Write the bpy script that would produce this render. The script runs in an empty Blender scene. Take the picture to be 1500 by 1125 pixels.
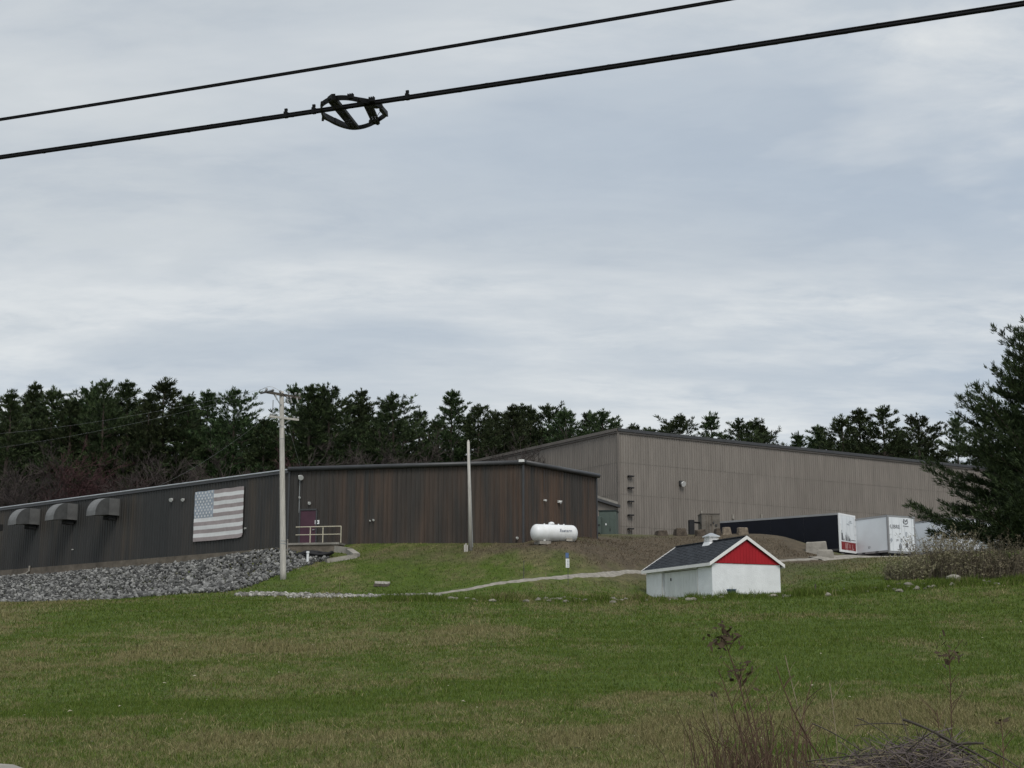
import bpy, math, random
import numpy as np
from mathutils import Vector, Matrix

# ------------------------------------------------------------------ camera
EYE = Vector((0.0, 0.0, 1.65))
PITCH = math.radians(11.3)
F = 2080.0                                   # focal length in photo pixels (photo 1500 x 1125)
scene = bpy.context.scene
cam_data = bpy.data.cameras.new("camera")
cam = bpy.data.objects.new("camera", cam_data)
scene.collection.objects.link(cam)
cam.location = EYE
cam.rotation_euler = (math.pi / 2 + PITCH, 0, 0)
cam_data.sensor_fit = 'HORIZONTAL'
cam_data.sensor_width = 36.0
cam_data.lens = 36.0 * F / 1500.0
cam_data.clip_start = 0.1
cam_data.clip_end = 5000
scene.camera = cam

# ------------------------------------------------------------------ sky, sun, exposure
SUN_EL, SUN_AZ = math.radians(52), math.radians(166)      # azimuth clockwise from +Y: behind and to the right
world = bpy.data.worlds.new("World")
scene.world = world
world.use_nodes = True
wt = world.node_tree
wt.nodes.clear()


def wn(kind, **kw):
    n = wt.nodes.new(kind)
    for k, v in kw.items():
        setattr(n, k, v)
    return n


w_out = wn('ShaderNodeOutputWorld')
w_bg = wn('ShaderNodeBackground')
w_bg.inputs['Strength'].default_value = 0.1
w_sky = wn('ShaderNodeTexSky', sky_type='NISHITA')
w_sky.sun_disc = False
w_sky.sun_elevation = SUN_EL
w_sky.sun_rotation = SUN_AZ
w_sky.air_density = 1.0
w_sky.dust_density = 2.0
w_tc = wn('ShaderNodeTexCoord')
w_sep = wn('ShaderNodeSeparateXYZ')
wt.links.new(w_tc.outputs['Generated'], w_sep.inputs[0])


def wmath(op, a, b=None):
    n = wn('ShaderNodeMath', operation=op)
    for i, v in enumerate((a, b)):
        if v is None:
            continue
        if isinstance(v, (int, float)):
            n.inputs[i].default_value = v
        else:
            wt.links.new(v, n.inputs[i])
    return n.outputs[0]


# cloud sheet: the view direction carried onto a flat layer overhead
zz = wmath('ADD', wmath('MAXIMUM', w_sep.outputs['Z'], 0.0), 0.16)
cx = wmath('DIVIDE', w_sep.outputs['X'], zz)
cy = wmath('DIVIDE', w_sep.outputs['Y'], zz)
w_com = wn('ShaderNodeCombineXYZ')
wt.links.new(cx, w_com.inputs[0])
wt.links.new(cy, w_com.inputs[1])


def wnoise(scale, sx, sy, rot, detail, rough, dist=0.0, off=0.0):
    m = wn('ShaderNodeMapping')
    m.inputs['Scale'].default_value = (sx, sy, 1)
    m.inputs['Rotation'].default_value = (0, 0, rot)
    m.inputs['Location'].default_value = (off, off * 0.7, 0)
    wt.links.new(w_com.outputs[0], m.inputs[0])
    n = wn('ShaderNodeTexNoise')
    n.inputs['Scale'].default_value = scale
    n.inputs['Detail'].default_value = detail
    n.inputs['Roughness'].default_value = rough
    n.inputs['Distortion'].default_value = dist
    wt.links.new(m.outputs[0], n.inputs['Vector'])
    return n.outputs['Fac']


def wramp(fac, stops):
    r = wn('ShaderNodeValToRGB')
    e = r.color_ramp.elements
    while len(e) < len(stops):
        e.new(0.5)
    for i, (p, c) in enumerate(stops):
        e[i].position = p
        e[i].color = (*c, 1)
    wt.links.new(fac, r.inputs[0])
    return r.outputs[0]


def wmix(fac, a, b, blend='MIX'):
    n = wn('ShaderNodeMix', data_type='RGBA', blend_type=blend)
    for sock, v in ((n.inputs['Factor'], fac), (n.inputs['A'], a), (n.inputs['B'], b)):
        if isinstance(v, (int, float)):
            sock.default_value = v
        elif isinstance(v, tuple):
            sock.default_value = (*v, 1)
        else:
            wt.links.new(v, sock)
    return n.outputs['Result']


n_big = wnoise(0.75, 0.6, 1.0, 0.12, 3, 0.5, 0.2, 8.0)
n_mid = wnoise(1.5, 0.5, 1.0, 0.22, 6, 0.6, 0.3, 11.3)
n_fine = wnoise(5.5, 0.55, 1.0, 0.35, 8, 0.66, 0.5, 1.3)
n_mott = wnoise(11.0, 0.6, 1.0, 0.5, 6, 0.6, 0.3, 5.2)
base_c = wramp(n_big, [(0.38, (3.75, 4.32, 5.0)), (0.62, (4.95, 5.28, 5.5))])
streak = wramp(n_mid, [(0.42, (0, 0, 0)), (0.60, (1, 1, 1))])
fine = wramp(n_fine, [(0.40, (0, 0, 0)), (0.62, (1, 1, 1))])
mott = wramp(n_mott, [(0.40, (0, 0, 0)), (0.60, (1, 1, 1))])
wisps = wmath('MULTIPLY', streak, wmath('ADD', wmath('ADD', wmath('MULTIPLY', fine, 0.5), wmath('MULTIPLY', mott, 0.38)), 0.08))
cloud = wmix(wisps, base_c, (7.6, 7.65, 7.4))
veil = wmath('MULTIPLY', wmath('ADD', wmath('MULTIPLY', fine, 0.34), wmath('MULTIPLY', mott, 0.22)), n_big)
cloud = wmix(veil, cloud, (2.9, 3.45, 4.2))
final = wmix(0.08, cloud, w_sky.outputs[0])
wt.links.new(final, w_bg.inputs['Color'])
wt.links.new(w_bg.outputs[0], w_out.inputs[0])

sun_data = bpy.data.lights.new("sun", 'SUN')
sun_data.energy = 1.5
sun_data.angle = math.radians(25)
sun_data.color = (1.0, 0.965, 0.92)
sun = bpy.data.objects.new("sun", sun_data)
scene.collection.objects.link(sun)
sdir = Vector((math.sin(SUN_AZ) * math.cos(SUN_EL), math.cos(SUN_AZ) * math.cos(SUN_EL), math.sin(SUN_EL)))
sun.rotation_euler = sdir.to_track_quat('Z', 'Y').to_euler()
sun.location = (20, -30, 60)

vs = scene.view_settings
vs.view_transform = 'Standard'
vs.look = 'None'
vs.exposure = 0.32
vs.gamma = 1.0
vs.use_curve_mapping = False
scene.render.engine = 'CYCLES'
scene.cycles.max_bounces = 6
scene.cycles.use_denoising = True

# ------------------------------------------------------------------ helpers
COL = scene.collection
CP, SP = math.cos(PITCH), math.sin(PITCH)


def P(px, py, Y):
    """survey point: photo column, photo row and distance ahead -> place in the world"""
    u, v = (px - 750.0) / F, (562.5 - py) / F
    dy = CP - v * SP
    return Vector((u * Y / dy, Y, EYE.z + (SP + v * CP) * Y / dy))


def tag(o, label=None, cat=None, group=None, kind=None):
    for k, v in (('label', label), ('category', cat), ('group', group), ('kind', kind)):
        if v:
            o[k] = v
    return o


def empty(name, loc=(0, 0, 0), rz=0.0):
    o = bpy.data.objects.new(name, None)
    o.empty_display_size = 0.3
    COL.objects.link(o)
    o.location = loc
    o.rotation_euler = (0, 0, rz)
    return o


def link_mesh(name, me, parent=None, mats=None):
    o = bpy.data.objects.new(name, me)
    COL.objects.link(o)
    if parent is not None:
        o.parent = parent
    if mats:
        for m in (mats if isinstance(mats, (list, tuple)) else [mats]):
            me.materials.append(m)
    return o


def copy_tree(o, parent=None):
    c = o.copy()
    COL.objects.link(c)
    c.parent = parent
    for ch in list(o.children):
        copy_tree(ch, c)
    return c


def np_mesh(name, verts, faces, smooth=False):
    """fast mesh from numpy arrays; faces all with the same corner count"""
    verts = np.asarray(verts, dtype=np.float32)
    faces = np.asarray(faces, dtype=np.int32)
    me = bpy.data.meshes.new(name)
    n, k = faces.shape
    me.vertices.add(len(verts))
    me.vertices.foreach_set('co', verts.ravel())
    me.loops.add(n * k)
    me.loops.foreach_set('vertex_index', faces.ravel())
    me.polygons.add(n)
    me.polygons.foreach_set('loop_start', np.arange(0, n * k, k, dtype=np.int32))
    me.polygons.foreach_set('loop_total', np.full(n, k, dtype=np.int32))
    me.polygons.foreach_set('use_smooth', np.full(n, smooth, dtype=bool))
    me.update(calc_edges=True)
    return me


def set_attr(me, name, arr4):
    a = me.color_attributes.new(name, 'FLOAT_COLOR', 'POINT')
    a.data.foreach_set('color', np.asarray(arr4, dtype=np.float32).ravel())


class MB:
    """collects shapes, then links them as one mesh object"""

    def __init__(self):
        self.v, self.f, self.m = [], [], []

    def add(self, vs_, fs_, mi=0):
        b = len(self.v)
        self.v += [tuple(p) for p in vs_]
        self.f += [tuple(i + b for i in f) for f in fs_]
        self.m += [mi] * len(fs_)
        return self

    def box(self, c, s, rz=0.0, mi=0, taper=1.0):
        cx_, cy_, cz_ = c
        hx, hy, hz = s[0] / 2, s[1] / 2, s[2] / 2
        co, si = math.cos(rz), math.sin(rz)
        pts = []
        for z in (-hz, hz):
            t = taper if z > 0 else 1.0
            for x, y in ((-hx, -hy), (hx, -hy), (hx, hy), (-hx, hy)):
                x, y = x * t, y * t
                pts.append((cx_ + x * co - y * si, cy_ + x * si + y * co, cz_ + z))
        return self.add(pts, [(3, 2, 1, 0), (4, 5, 6, 7), (0, 1, 5, 4), (1, 2, 6, 5), (2, 3, 7, 6), (3, 0, 4, 7)], mi)

    def prism(self, poly, z0, z1, mi=0):
        n = len(poly)
        pts = [(p[0], p[1], z0) for p in poly] + [(p[0], p[1], z1) for p in poly]
        fs = [tuple(range(n - 1, -1, -1)), tuple(range(n, 2 * n))]
        fs += [(i, (i + 1) % n, n + (i + 1) % n, n + i) for i in range(n)]
        return self.add(pts, fs, mi)

    def extrude(self, pts, vec, mi=0):
        """a flat outline of 3-D points pushed along vec"""
        vec = Vector(vec)
        n = len(pts)
        a = [Vector(p) for p in pts]
        b = [p + vec for p in a]
        fs = [tuple(range(n - 1, -1, -1)), tuple(range(n, 2 * n))]
        fs += [(i, (i + 1) % n, n + (i + 1) % n, n + i) for i in range(n)]
        return self.add(a + b, fs, mi)

    def beam(self, a, b, w, h, mi=0, up=(0, 0, 1)):
        a, b = Vector(a), Vector(b)
        d = (b - a).normalized()
        s = d.cross(Vector(up))
        if s.length < 1e-4:
            s = d.cross(Vector((1, 0, 0)))
        s.normalize()
        t = s.cross(d).normalized()
        s, t = s * w / 2, t * h / 2
        pts = [a - s - t, a + s - t, a + s + t, a - s + t, b - s - t, b + s - t, b + s + t, b - s + t]
        return self.add(pts, [(0, 1, 2, 3), (7, 6, 5, 4), (4, 5, 1, 0), (5, 6, 2, 1), (6, 7, 3, 2), (7, 4, 0, 3)], mi)

    def tube(self, path, r, n=8, mi=0, caps=True):
        path = [Vector(p) for p in path]
        rs = r if isinstance(r, (list, tuple)) else [r] * len(path)
        rings = []
        ref = None
        for i, p in enumerate(path):
            d = (path[min(i + 1, len(path) - 1)] - path[max(i - 1, 0)])
            if d.length < 1e-9:
                d = Vector((0, 0, 1))
            d.normalize()
            if ref is None:
                ref = d.orthogonal().normalized()
            ref = (ref - d * ref.dot(d))
            if ref.length < 1e-6:
                ref = d.orthogonal()
            ref.normalize()
            s2 = d.cross(ref)
            rings.append([p + (ref * math.cos(2 * math.pi * k / n) + s2 * math.sin(2 * math.pi * k / n)) * rs[i] for k in range(n)])
        pts = [q for ring in rings for q in ring]
        fs = []
        for i in range(len(path) - 1):
            for k in range(n):
                a, b = i * n + k, i * n + (k + 1) % n
                fs.append((a, b, b + n, a + n))
        if caps:
            fs.append(tuple(range(n - 1, -1, -1)))
            L = (len(path) - 1) * n
            fs.append(tuple(range(L, L + n)))
        return self.add(pts, fs, mi)

    def lathe(self, origin, axis, prof, n=20, mi=0):
        """prof: (distance along axis, radius)"""
        ax = Vector(axis).normalized()
        a = ax.orthogonal().normalized()
        b = ax.cross(a)
        o = Vector(origin)
        pts, fs = [], []
        for d, r in prof:
            for k in range(n):
                t = 2 * math.pi * k / n
                pts.append(o + ax * d + (a * math.cos(t) + b * math.sin(t)) * r)
        for i in range(len(prof) - 1):
            for k in range(n):
                q, w = i * n + k, i * n + (k + 1) % n
                fs.append((q, w, w + n, q + n))
        fs.append(tuple(range(n - 1, -1, -1)))
        L = (len(prof) - 1) * n
        fs.append(tuple(range(L, L + n)))
        return self.add(pts, fs, mi)

    def build(self, name, mat, parent=None, smooth=False, world=True, bevel=0.0):
        off = Vector((0, 0, 0))
        rz = 0.0
        if parent is not None and world:
            p = parent
            while p is not None:
                off += p.location
                p = p.parent
        me = bpy.data.meshes.new(name)
        me.from_pydata([(p[0] - off.x, p[1] - off.y, p[2] - off.z) for p in self.v], [], self.f)
        for m in (mat if isinstance(mat, (list, tuple)) else [mat]):
            me.materials.append(m)
        if any(self.m):
            me.polygons.foreach_set('material_index', self.m)
        if smooth:
            me.polygons.foreach_set('use_smooth', [True] * len(me.polygons))
        me.update()
        o = bpy.data.objects.new(name, me)
        COL.objects.link(o)
        if parent is not None:
            o.parent = parent
        if bevel:
            bv = o.modifiers.new('bevel', 'BEVEL')
            bv.width = bevel
            bv.segments = 2
            bv.limit_method = 'ANGLE'
        return o


# ------------------------------------------------------------------ materials
def nodes_of(m):
    return m.node_tree.nodes, m.node_tree.links


def material(name, color, rough=0.7, metal=0.0, var=0.15, scale=6.0, bump=0.0, bscale=None, detail=5.0,
             stretch=(1, 1, 1), spec=0.3, dark=None, attr=None, objrand=0.0):
    """principled surface whose colour wanders between two tones by noise in the object's own space"""
    m = bpy.data.materials.new(name)
    m.use_nodes = True
    N, L = nodes_of(m)
    b = N['Principled BSDF']
    b.inputs['Roughness'].default_value = rough
    b.inputs['Metallic'].default_value = metal
    b.inputs['Specular IOR Level'].default_value = spec
    tc = N.new('ShaderNodeTexCoord')
    mp = N.new('ShaderNodeMapping')
    mp.inputs['Scale'].default_value = stretch
    L.new(tc.outputs['Object'], mp.inputs[0])
    nz = N.new('ShaderNodeTexNoise')
    nz.inputs['Scale'].default_value = scale
    nz.inputs['Detail'].default_value = detail
    nz.inputs['Roughness'].default_value = 0.6
    L.new(mp.outputs[0], nz.inputs['Vector'])
    rp = N.new('ShaderNodeValToRGB')
    lo = dark or tuple(c * (1 - var) for c in color)
    hi = tuple(min(1, c * (1 + var)) for c in color)
    rp.color_ramp.elements[0].position = 0.3
    rp.color_ramp.elements[1].position = 0.7
    rp.color_ramp.elements[0].color = (*lo, 1)
    rp.color_ramp.elements[1].color = (*hi, 1)
    L.new(nz.outputs['Fac'], rp.inputs[0])
    out = rp.outputs[0]
    if objrand:
        oi = N.new('ShaderNodeObjectInfo')
        mr = N.new('ShaderNodeMapRange')
        mr.inputs['To Min'].default_value = 1 - objrand
        mr.inputs['To Max'].default_value = 1 + objrand
        L.new(oi.outputs['Random'], mr.inputs['Value'])
        hs = N.new('ShaderNodeHueSaturation')
        L.new(mr.outputs[0], hs.inputs['Value'])
        L.new(out, hs.inputs['Color'])
        out = hs.outputs[0]
    L.new(out, b.inputs['Base Color'])
    if bump:
        n2 = N.new('ShaderNodeTexNoise')
        n2.inputs['Scale'].default_value = bscale or scale * 4
        n2.inputs['Detail'].default_value = 6
        L.new(mp.outputs[0], n2.inputs['Vector'])
        bp = N.new('ShaderNodeBump')
        bp.inputs['Strength'].default_value = bump
        bp.inputs['Distance'].default_value = 0.05
        L.new(n2.outputs['Fac'], bp.inputs['Height'])
        L.new(bp.outputs[0], b.inputs['Normal'])
    return m


def mixrgb(N, L, fac, a, b, blend='MIX'):
    n = N.new('ShaderNodeMix')
    n.data_type = 'RGBA'
    n.blend_type = blend
    for sock, v in ((n.inputs['Factor'], fac), (n.inputs['A'], a), (n.inputs['B'], b)):
        if isinstance(v, (int, float)):
            sock.default_value = v
        elif isinstance(v, tuple):
            sock.default_value = (*v, 1)
        else:
            L.new(v, sock)
    return n.outputs['Result']


def grass_material(name, is_blade):
    m = bpy.data.materials.new(name)
    m.use_nodes = True
    N, L = nodes_of(m)
    b = N['Principled BSDF']
    b.inputs['Roughness'].default_value = 0.85
    b.inputs['Specular IOR Level'].default_value = 0.15
    at = N.new('ShaderNodeAttribute')
    at.attribute_name = 'tint'
    sp = N.new('ShaderNodeSeparateColor')
    L.new(at.outputs['Color'], sp.inputs[0])
    geo = N.new('ShaderNodeNewGeometry')
    nz = N.new('ShaderNodeTexNoise')
    nz.inputs['Scale'].default_value = 5.0
    nz.inputs['Detail'].default_value = 7
    nz.inputs['Roughness'].default_value = 0.7
    L.new(geo.outputs['Position'], nz.inputs['Vector'])
    green = mixrgb(N, L, sp.outputs['Blue'], (0.044, 0.077, 0.010), (0.114, 0.153, 0.027))
    straw = mixrgb(N, L, sp.outputs['Blue'], (0.088, 0.086, 0.034), (0.275, 0.238, 0.118))
    brown = mixrgb(N, L, sp.outputs['Blue'], (0.070, 0.056, 0.038), (0.150, 0.118, 0.082))
    c = mixrgb(N, L, sp.outputs['Red'], green, straw)
    c = mixrgb(N, L, sp.outputs['Green'], c, brown)
    if not is_blade:
        rp = N.new('ShaderNodeValToRGB')
        rp.color_ramp.elements[0].position = 0.3
        rp.color_ramp.elements[0].color = (0.55, 0.55, 0.55, 1)
        rp.color_ramp.elements[1].position = 0.72
        rp.color_ramp.elements[1].color = (1.25, 1.25, 1.2, 1)
        L.new(nz.outputs['Fac'], rp.inputs[0])
        c = mixrgb(N, L, 1.0, c, rp.outputs[0], 'MULTIPLY')
        bp = N.new('ShaderNodeBump')
        bp.inputs['Strength'].default_value = 0.6
        bp.inputs['Distance'].default_value = 0.08
        n2 = N.new('ShaderNodeTexNoise')
        n2.inputs['Scale'].default_value = 9.0
        n2.inputs['Detail'].default_value = 6
        L.new(geo.outputs['Position'], n2.inputs['Vector'])
        L.new(n2.outputs['Fac'], bp.inputs['Height'])
        L.new(bp.outputs[0], b.inputs['Normal'])
    L.new(c, b.inputs['Base Color'])
    return m


def siding_material(name, tones, streak_scale, rough=0.5, metal=0.25, stain=0.7, zone=0.12, grime_lo=0.72, grime_hi=1.12, xr=None, zr=(0.42, 0.60)):
    """painted ribbed sheet: per-panel tone, broad patches along the wall and vertical weather streaks"""
    m = bpy.data.materials.new(name)
    m.use_nodes = True
    N, L = nodes_of(m)
    b = N['Principled BSDF']
    b.inputs['Roughness'].default_value = rough
    b.inputs['Specular IOR Level'].default_value = 0.3
    b.inputs['Metallic'].default_value = metal
    geo = N.new('ShaderNodeNewGeometry')

    def nz(sc, det, loc=(0, 0, 0)):
        mp = N.new('ShaderNodeMapping')
        mp.inputs['Scale'].default_value = sc
        mp.inputs['Location'].default_value = loc
        L.new(geo.outputs['Position'], mp.inputs[0])
        n = N.new('ShaderNodeTexNoise')
        n.inputs['Scale'].default_value = 1.0
        n.inputs['Detail'].default_value = det
        n.inputs['Roughness'].default_value = 0.6
        L.new(mp.outputs[0], n.inputs['Vector'])
        return n.outputs['Fac']

    def rmp(f, a, c):
        r = N.new('ShaderNodeMapRange')
        r.inputs['From Min'].default_value = a
        r.inputs['From Max'].default_value = c
        L.new(f, r.inputs['Value'])
        return r.outputs[0]
    oi = N.new('ShaderNodeObjectInfo')
    c = mixrgb(N, L, oi.outputs['Random'], tones[0], tones[1])
    zonef = rmp(nz((zone, zone, 0.02), 2, (3.3, 1.2, 0)), zr[0], zr[1])
    strk = rmp(nz((streak_scale, streak_scale, 0.10), 4), 0.40, 0.68)
    mul = N.new('ShaderNodeMath')
    mul.operation = 'MULTIPLY'
    L.new(zonef, mul.inputs[0])
    L.new(strk, mul.inputs[1])
    m2 = N.new('ShaderNodeMath')
    m2.operation = 'MULTIPLY'
    L.new(mul.outputs[0], m2.inputs[0])
    if xr:
        sx_ = N.new('ShaderNodeSeparateXYZ')
        L.new(geo.outputs['Position'], sx_.inputs[0])
        m3 = N.new('ShaderNodeMath')
        m3.operation = 'MULTIPLY'
        L.new(mul.outputs[0], m3.inputs[0])
        L.new(rmp(sx_.outputs[0], xr[0], xr[1]), m3.inputs[1])
        L.new(m3.outputs[0], m2.inputs[0])
    m2.inputs[1].default_value = stain
    c = mixrgb(N, L, m2.outputs[0], c, tones[2])
    grime = rmp(nz((streak_scale * 2.5, streak_scale * 2.5, 0.35), 5, (9, 2, 4)), 0.35, 0.7)
    c2 = mixrgb(N, L, grime, tuple(grime_lo for _ in range(3)), tuple(grime_hi for _ in range(3)))
    c = mixrgb(N, L, 1.0, c, c2, 'MULTIPLY')
    L.new(c, b.inputs['Base Color'])
    return m


def foliage_material(name, dark, light, objrand=0.12, transl=0.0):
    m = bpy.data.materials.new(name)
    m.use_nodes = True
    N, L = nodes_of(m)
    b = N['Principled BSDF']
    b.inputs['Roughness'].default_value = 0.7
    b.inputs['Specular IOR Level'].default_value = 0.2
    at = N.new('ShaderNodeAttribute')
    at.attribute_name = 'shade'
    sp = N.new('ShaderNodeSeparateColor')
    L.new(at.outputs['Color'], sp.inputs[0])
    c = mixrgb(N, L, sp.outputs['Red'], dark, light)
    oi = N.new('ShaderNodeObjectInfo')
    hs = N.new('ShaderNodeHueSaturation')
    mr = N.new('ShaderNodeMapRange')
    mr.inputs['To Min'].default_value = 1 - objrand * 2.2
    mr.inputs['To Max'].default_value = 1 + objrand * 1.6
    L.new(oi.outputs['Random'], mr.inputs['Value'])
    L.new(mr.outputs[0], hs.inputs['Value'])
    mh = N.new('ShaderNodeMapRange')
    mh.inputs['To Min'].default_value = 0.5 - 0.025
    mh.inputs['To Max'].default_value = 0.5 + 0.02
    L.new(oi.outputs['Random'], mh.inputs['Value'])
    L.new(mh.outputs[0], hs.inputs['Hue'])
    L.new(c, hs.inputs['Color'])
    L.new(hs.outputs[0], b.inputs['Base Color'])
    return m


M = {}
M['ground'] = grass_material('turf_ground', False)
M['blade'] = grass_material('grass_blades', True)
M['dark_siding'] = siding_material('charcoal_siding_paint', ((0.031, 0.032, 0.031), (0.040, 0.039, 0.037), (0.070, 0.055, 0.040)), 1.2, 0.55, 0.0, 0.9, 0.16, 0.84, 1.08, None, (0.44, 0.58))
M['brown_siding'] = siding_material('weathered_brown_siding', ((0.040, 0.038, 0.035), (0.052, 0.045, 0.039), (0.105, 0.064, 0.042)), 1.3, 0.6, 0.0, 0.9, 0.22, 0.78, 1.10, (-13.5, -9.5), (0.30, 0.52))
M['tan_siding'] = siding_material('tan_siding_paint', ((0.212, 0.190, 0.166), (0.230, 0.206, 0.180), (0.178, 0.158, 0.136)), 0.9, 0.55, 0.0, 0.5, 0.05, 0.86, 1.06)
M['tan_trim'] = material('tan_trim_paint', (0.135, 0.120, 0.105), 0.5, 0.0, 0.15, 1.0)
M['dark_trim'] = material('dark_trim_paint', (0.040, 0.041, 0.043), 0.45, 0.0, 0.2, 1.5, spec=0.5)
M['galv_edge'] = material('pale_metal_edge', (0.42, 0.44, 0.46), 0.4, 0.3, 0.15, 2.0, spec=0.5)
M['roof_dark'] = material('roof_membrane', (0.05, 0.05, 0.05), 0.8, 0.0, 0.2, 1.0)
M['concrete'] = material('weathered_concrete', (0.24, 0.225, 0.20), 0.9, 0.0, 0.3, 1.3, 0.4, 12)
M['hut'] = material('hut_concrete', (0.150, 0.135, 0.115), 0.95, 0.0, 0.3, 1.6, 0.4, 10)
M['concrete_brown'] = material('stained_concrete', (0.135, 0.115, 0.092), 0.95, 0.0, 0.35, 1.5, 0.5, 10)
M['pale_block'] = material('pale_concrete', (0.29, 0.27, 0.235), 0.9, 0.0, 0.25, 1.5, 0.5, 8)
M['maroon'] = material('maroon_door_paint', (0.062, 0.026, 0.040), 0.5, 0.0, 0.15, 2.0)
M['white'] = material('white_paint', (0.78, 0.79, 0.79), 0.6, 0.0, 0.05, 1.5)
M['dirty_white'] = material('dirty_white_paint', (0.62, 0.62, 0.60), 0.7, 0.0, 0.14, 1.8, 0.15, 10)
M['shed_white'] = material('painted_block', (0.76, 0.78, 0.79), 0.85, 0.0, 0.06, 2.0, 0.35, 14, dark=(0.71, 0.73, 0.74))
M['door_white'] = material('shed_door_paint', (0.66, 0.68, 0.67), 0.7, 0.0, 0.08, 2.5, stretch=(1, 1, 0.3))
M['trim_white'] = material('trim_board_paint', (0.78, 0.77, 0.75), 0.6, 0.0, 0.07, 2.0)
M['red'] = material('red_gable_paint', (0.36, 0.012, 0.020), 0.6, 0.0, 0.10, 2.0, stretch=(1, 1, 0.4))
M['shingle'] = material('asphalt_shingle', (0.036, 0.041, 0.048), 0.95, 0.0, 0.30, 3.5, 0.5, 30, objrand=0.10)
M['wood_grey'] = material('weathered_pole_wood', (0.46, 0.435, 0.395), 0.9, 0.0, 0.25, 3.0, 0.4, 8, stretch=(6, 6, 0.4))
M['wood_dark'] = material('dark_weathered_wood', (0.10, 0.085, 0.07), 0.9, 0.0, 0.3, 3.0)
M['porcelain'] = material('insulator_porcelain', (0.30, 0.30, 0.30), 0.3, 0.0, 0.1, 3.0)
M['galv'] = material('galvanised_steel', (0.32, 0.33, 0.33), 0.5, 0.4, 0.15, 3.0)
M['rail'] = material('rail_paint', (0.48, 0.44, 0.34), 0.6, 0.0, 0.15, 3.0)
M['hood'] = material('hood_sheet_metal', (0.150, 0.150, 0.146), 0.5, 0.2, 0.2, 2.0)
M['hood_shaded'] = material('shaded_hood_metal', (0.085, 0.086, 0.084), 0.55, 0.2, 0.2, 2.0)  # hood metal again, darkened to paint shade on the cowl side
M['hood_dark'] = material('hood_dark_opening', (0.02, 0.02, 0.02), 0.9, 0.0, 0.1, 2.0)
M['green_box'] = material('green_cabinet_paint', (0.085, 0.110, 0.095), 0.55, 0.0, 0.12, 2.0)
M['dark_green'] = material('dark_green_paint', (0.025, 0.035, 0.033), 0.6, 0.0, 0.2, 2.0)
M['black'] = material('black_rubber', (0.018, 0.018, 0.020), 0.7, 0.0, 0.2, 3.0)
M['black_side'] = material('black_trailer_skin', (0.006, 0.007, 0.012), 0.45, 0.0, 0.2, 1.0, spec=0.2)
M['trailer_white'] = material('white_trailer_skin', (0.72, 0.75, 0.77), 0.4, 0.0, 0.05, 0.8, spec=0.4)
M['trailer_red'] = material('red_trailer_band', (0.22, 0.018, 0.020), 0.5, 0.0, 0.15, 2.0)
M['ink'] = material('grey_print', (0.10, 0.105, 0.115), 0.7, 0.0, 0.15, 3.0)
M['ink_light'] = material('pale_grey_print', (0.36, 0.39, 0.42), 0.7, 0.0, 0.1, 3.0)
M['ink_blue'] = material('navy_print', (0.03, 0.05, 0.10), 0.6, 0.0, 0.1, 3.0)
M['pink'] = material('faded_white_print', (0.46, 0.30, 0.29), 0.7, 0.0, 0.15, 4.0)
M['steel_dark'] = material('underframe_steel', (0.06, 0.06, 0.06), 0.6, 0.2, 0.2, 2.0)
M['alu'] = material('dull_aluminium', (0.32, 0.32, 0.32), 0.45, 0.5, 0.1, 2.0)
M['tank'] = material('tank_white_paint', (0.80, 0.81, 0.82), 0.4, 0.0, 0.05, 1.6, dark=(0.68, 0.68, 0.66), spec=0.4)
M['blue'] = material('blue_plastic', (0.045, 0.085, 0.17), 0.5, 0.0, 0.15, 3.0)
M['sign_blue'] = material('sign_blue_paint', (0.09, 0.15, 0.30), 0.5, 0.0, 0.15, 4.0)
M['flag_white'] = material('faded_flag_white', (0.68, 0.68, 0.67), 0.9, 0.0, 0.06, 3.0)
M['flag_red'] = material('faded_flag_red', (0.33, 0.285, 0.28), 0.9, 0.0, 0.12, 3.0)
M['flag_blue'] = material('faded_flag_blue', (0.33, 0.375, 0.43), 0.9, 0.0, 0.12, 3.0)
M['gravel'] = material('pale_gravel', (0.27, 0.25, 0.215), 0.95, 0.0, 0.28, 3.0, 0.6, 14)
M['lot'] = material('gravel_lot_surface', (0.30, 0.285, 0.26), 0.95, 0.0, 0.25, 1.0, 0.6, 10)
M['riprap'] = foliage_material('crushed_grey_stone', (0.040, 0.040, 0.039), (0.31, 0.305, 0.29), 0.0)
M['crushed'] = foliage_material('pale_crushed_stone', (0.12, 0.115, 0.10), (0.46, 0.44, 0.40), 0.0)
M['riprap_one'] = material('single_grey_stone', (0.15, 0.149, 0.143), 0.9, 0.0, 0.25, 1.6, 0.4, 5, objrand=0.65)
M['fieldstone'] = material('pale_field_stone', (0.20, 0.187, 0.152), 0.9, 0.0, 0.35, 2.5, 0.5, 6, objrand=0.35)
M['bark'] = material('pine_bark', (0.070, 0.055, 0.044), 0.95, 0.0, 0.35, 3.0, 0.5, 10, stretch=(3, 3, 0.6))
M['bark_grey'] = material('bare_branch_bark', (0.058, 0.046, 0.042), 0.95, 0.0, 0.3, 1.5, objrand=0.25)
M['shrub_stem'] = material('shrub_stem_bark', (0.15, 0.125, 0.095), 0.9, 0.0, 0.3, 1.5)
M['bark_red'] = material('reddish_twig_bark', (0.060, 0.030, 0.030), 0.95, 0.0, 0.3, 1.5)
M['needle'] = foliage_material('pine_needles', (0.012, 0.023, 0.010), (0.070, 0.100, 0.037), 0.17)
M['needle_near'] = foliage_material('near_pine_needles', (0.009, 0.018, 0.008), (0.054, 0.080, 0.028), 0.0)
M['bud'] = foliage_material('shrub_buds', (0.12, 0.105, 0.062), (0.36, 0.33, 0.21), 0.06)
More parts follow.
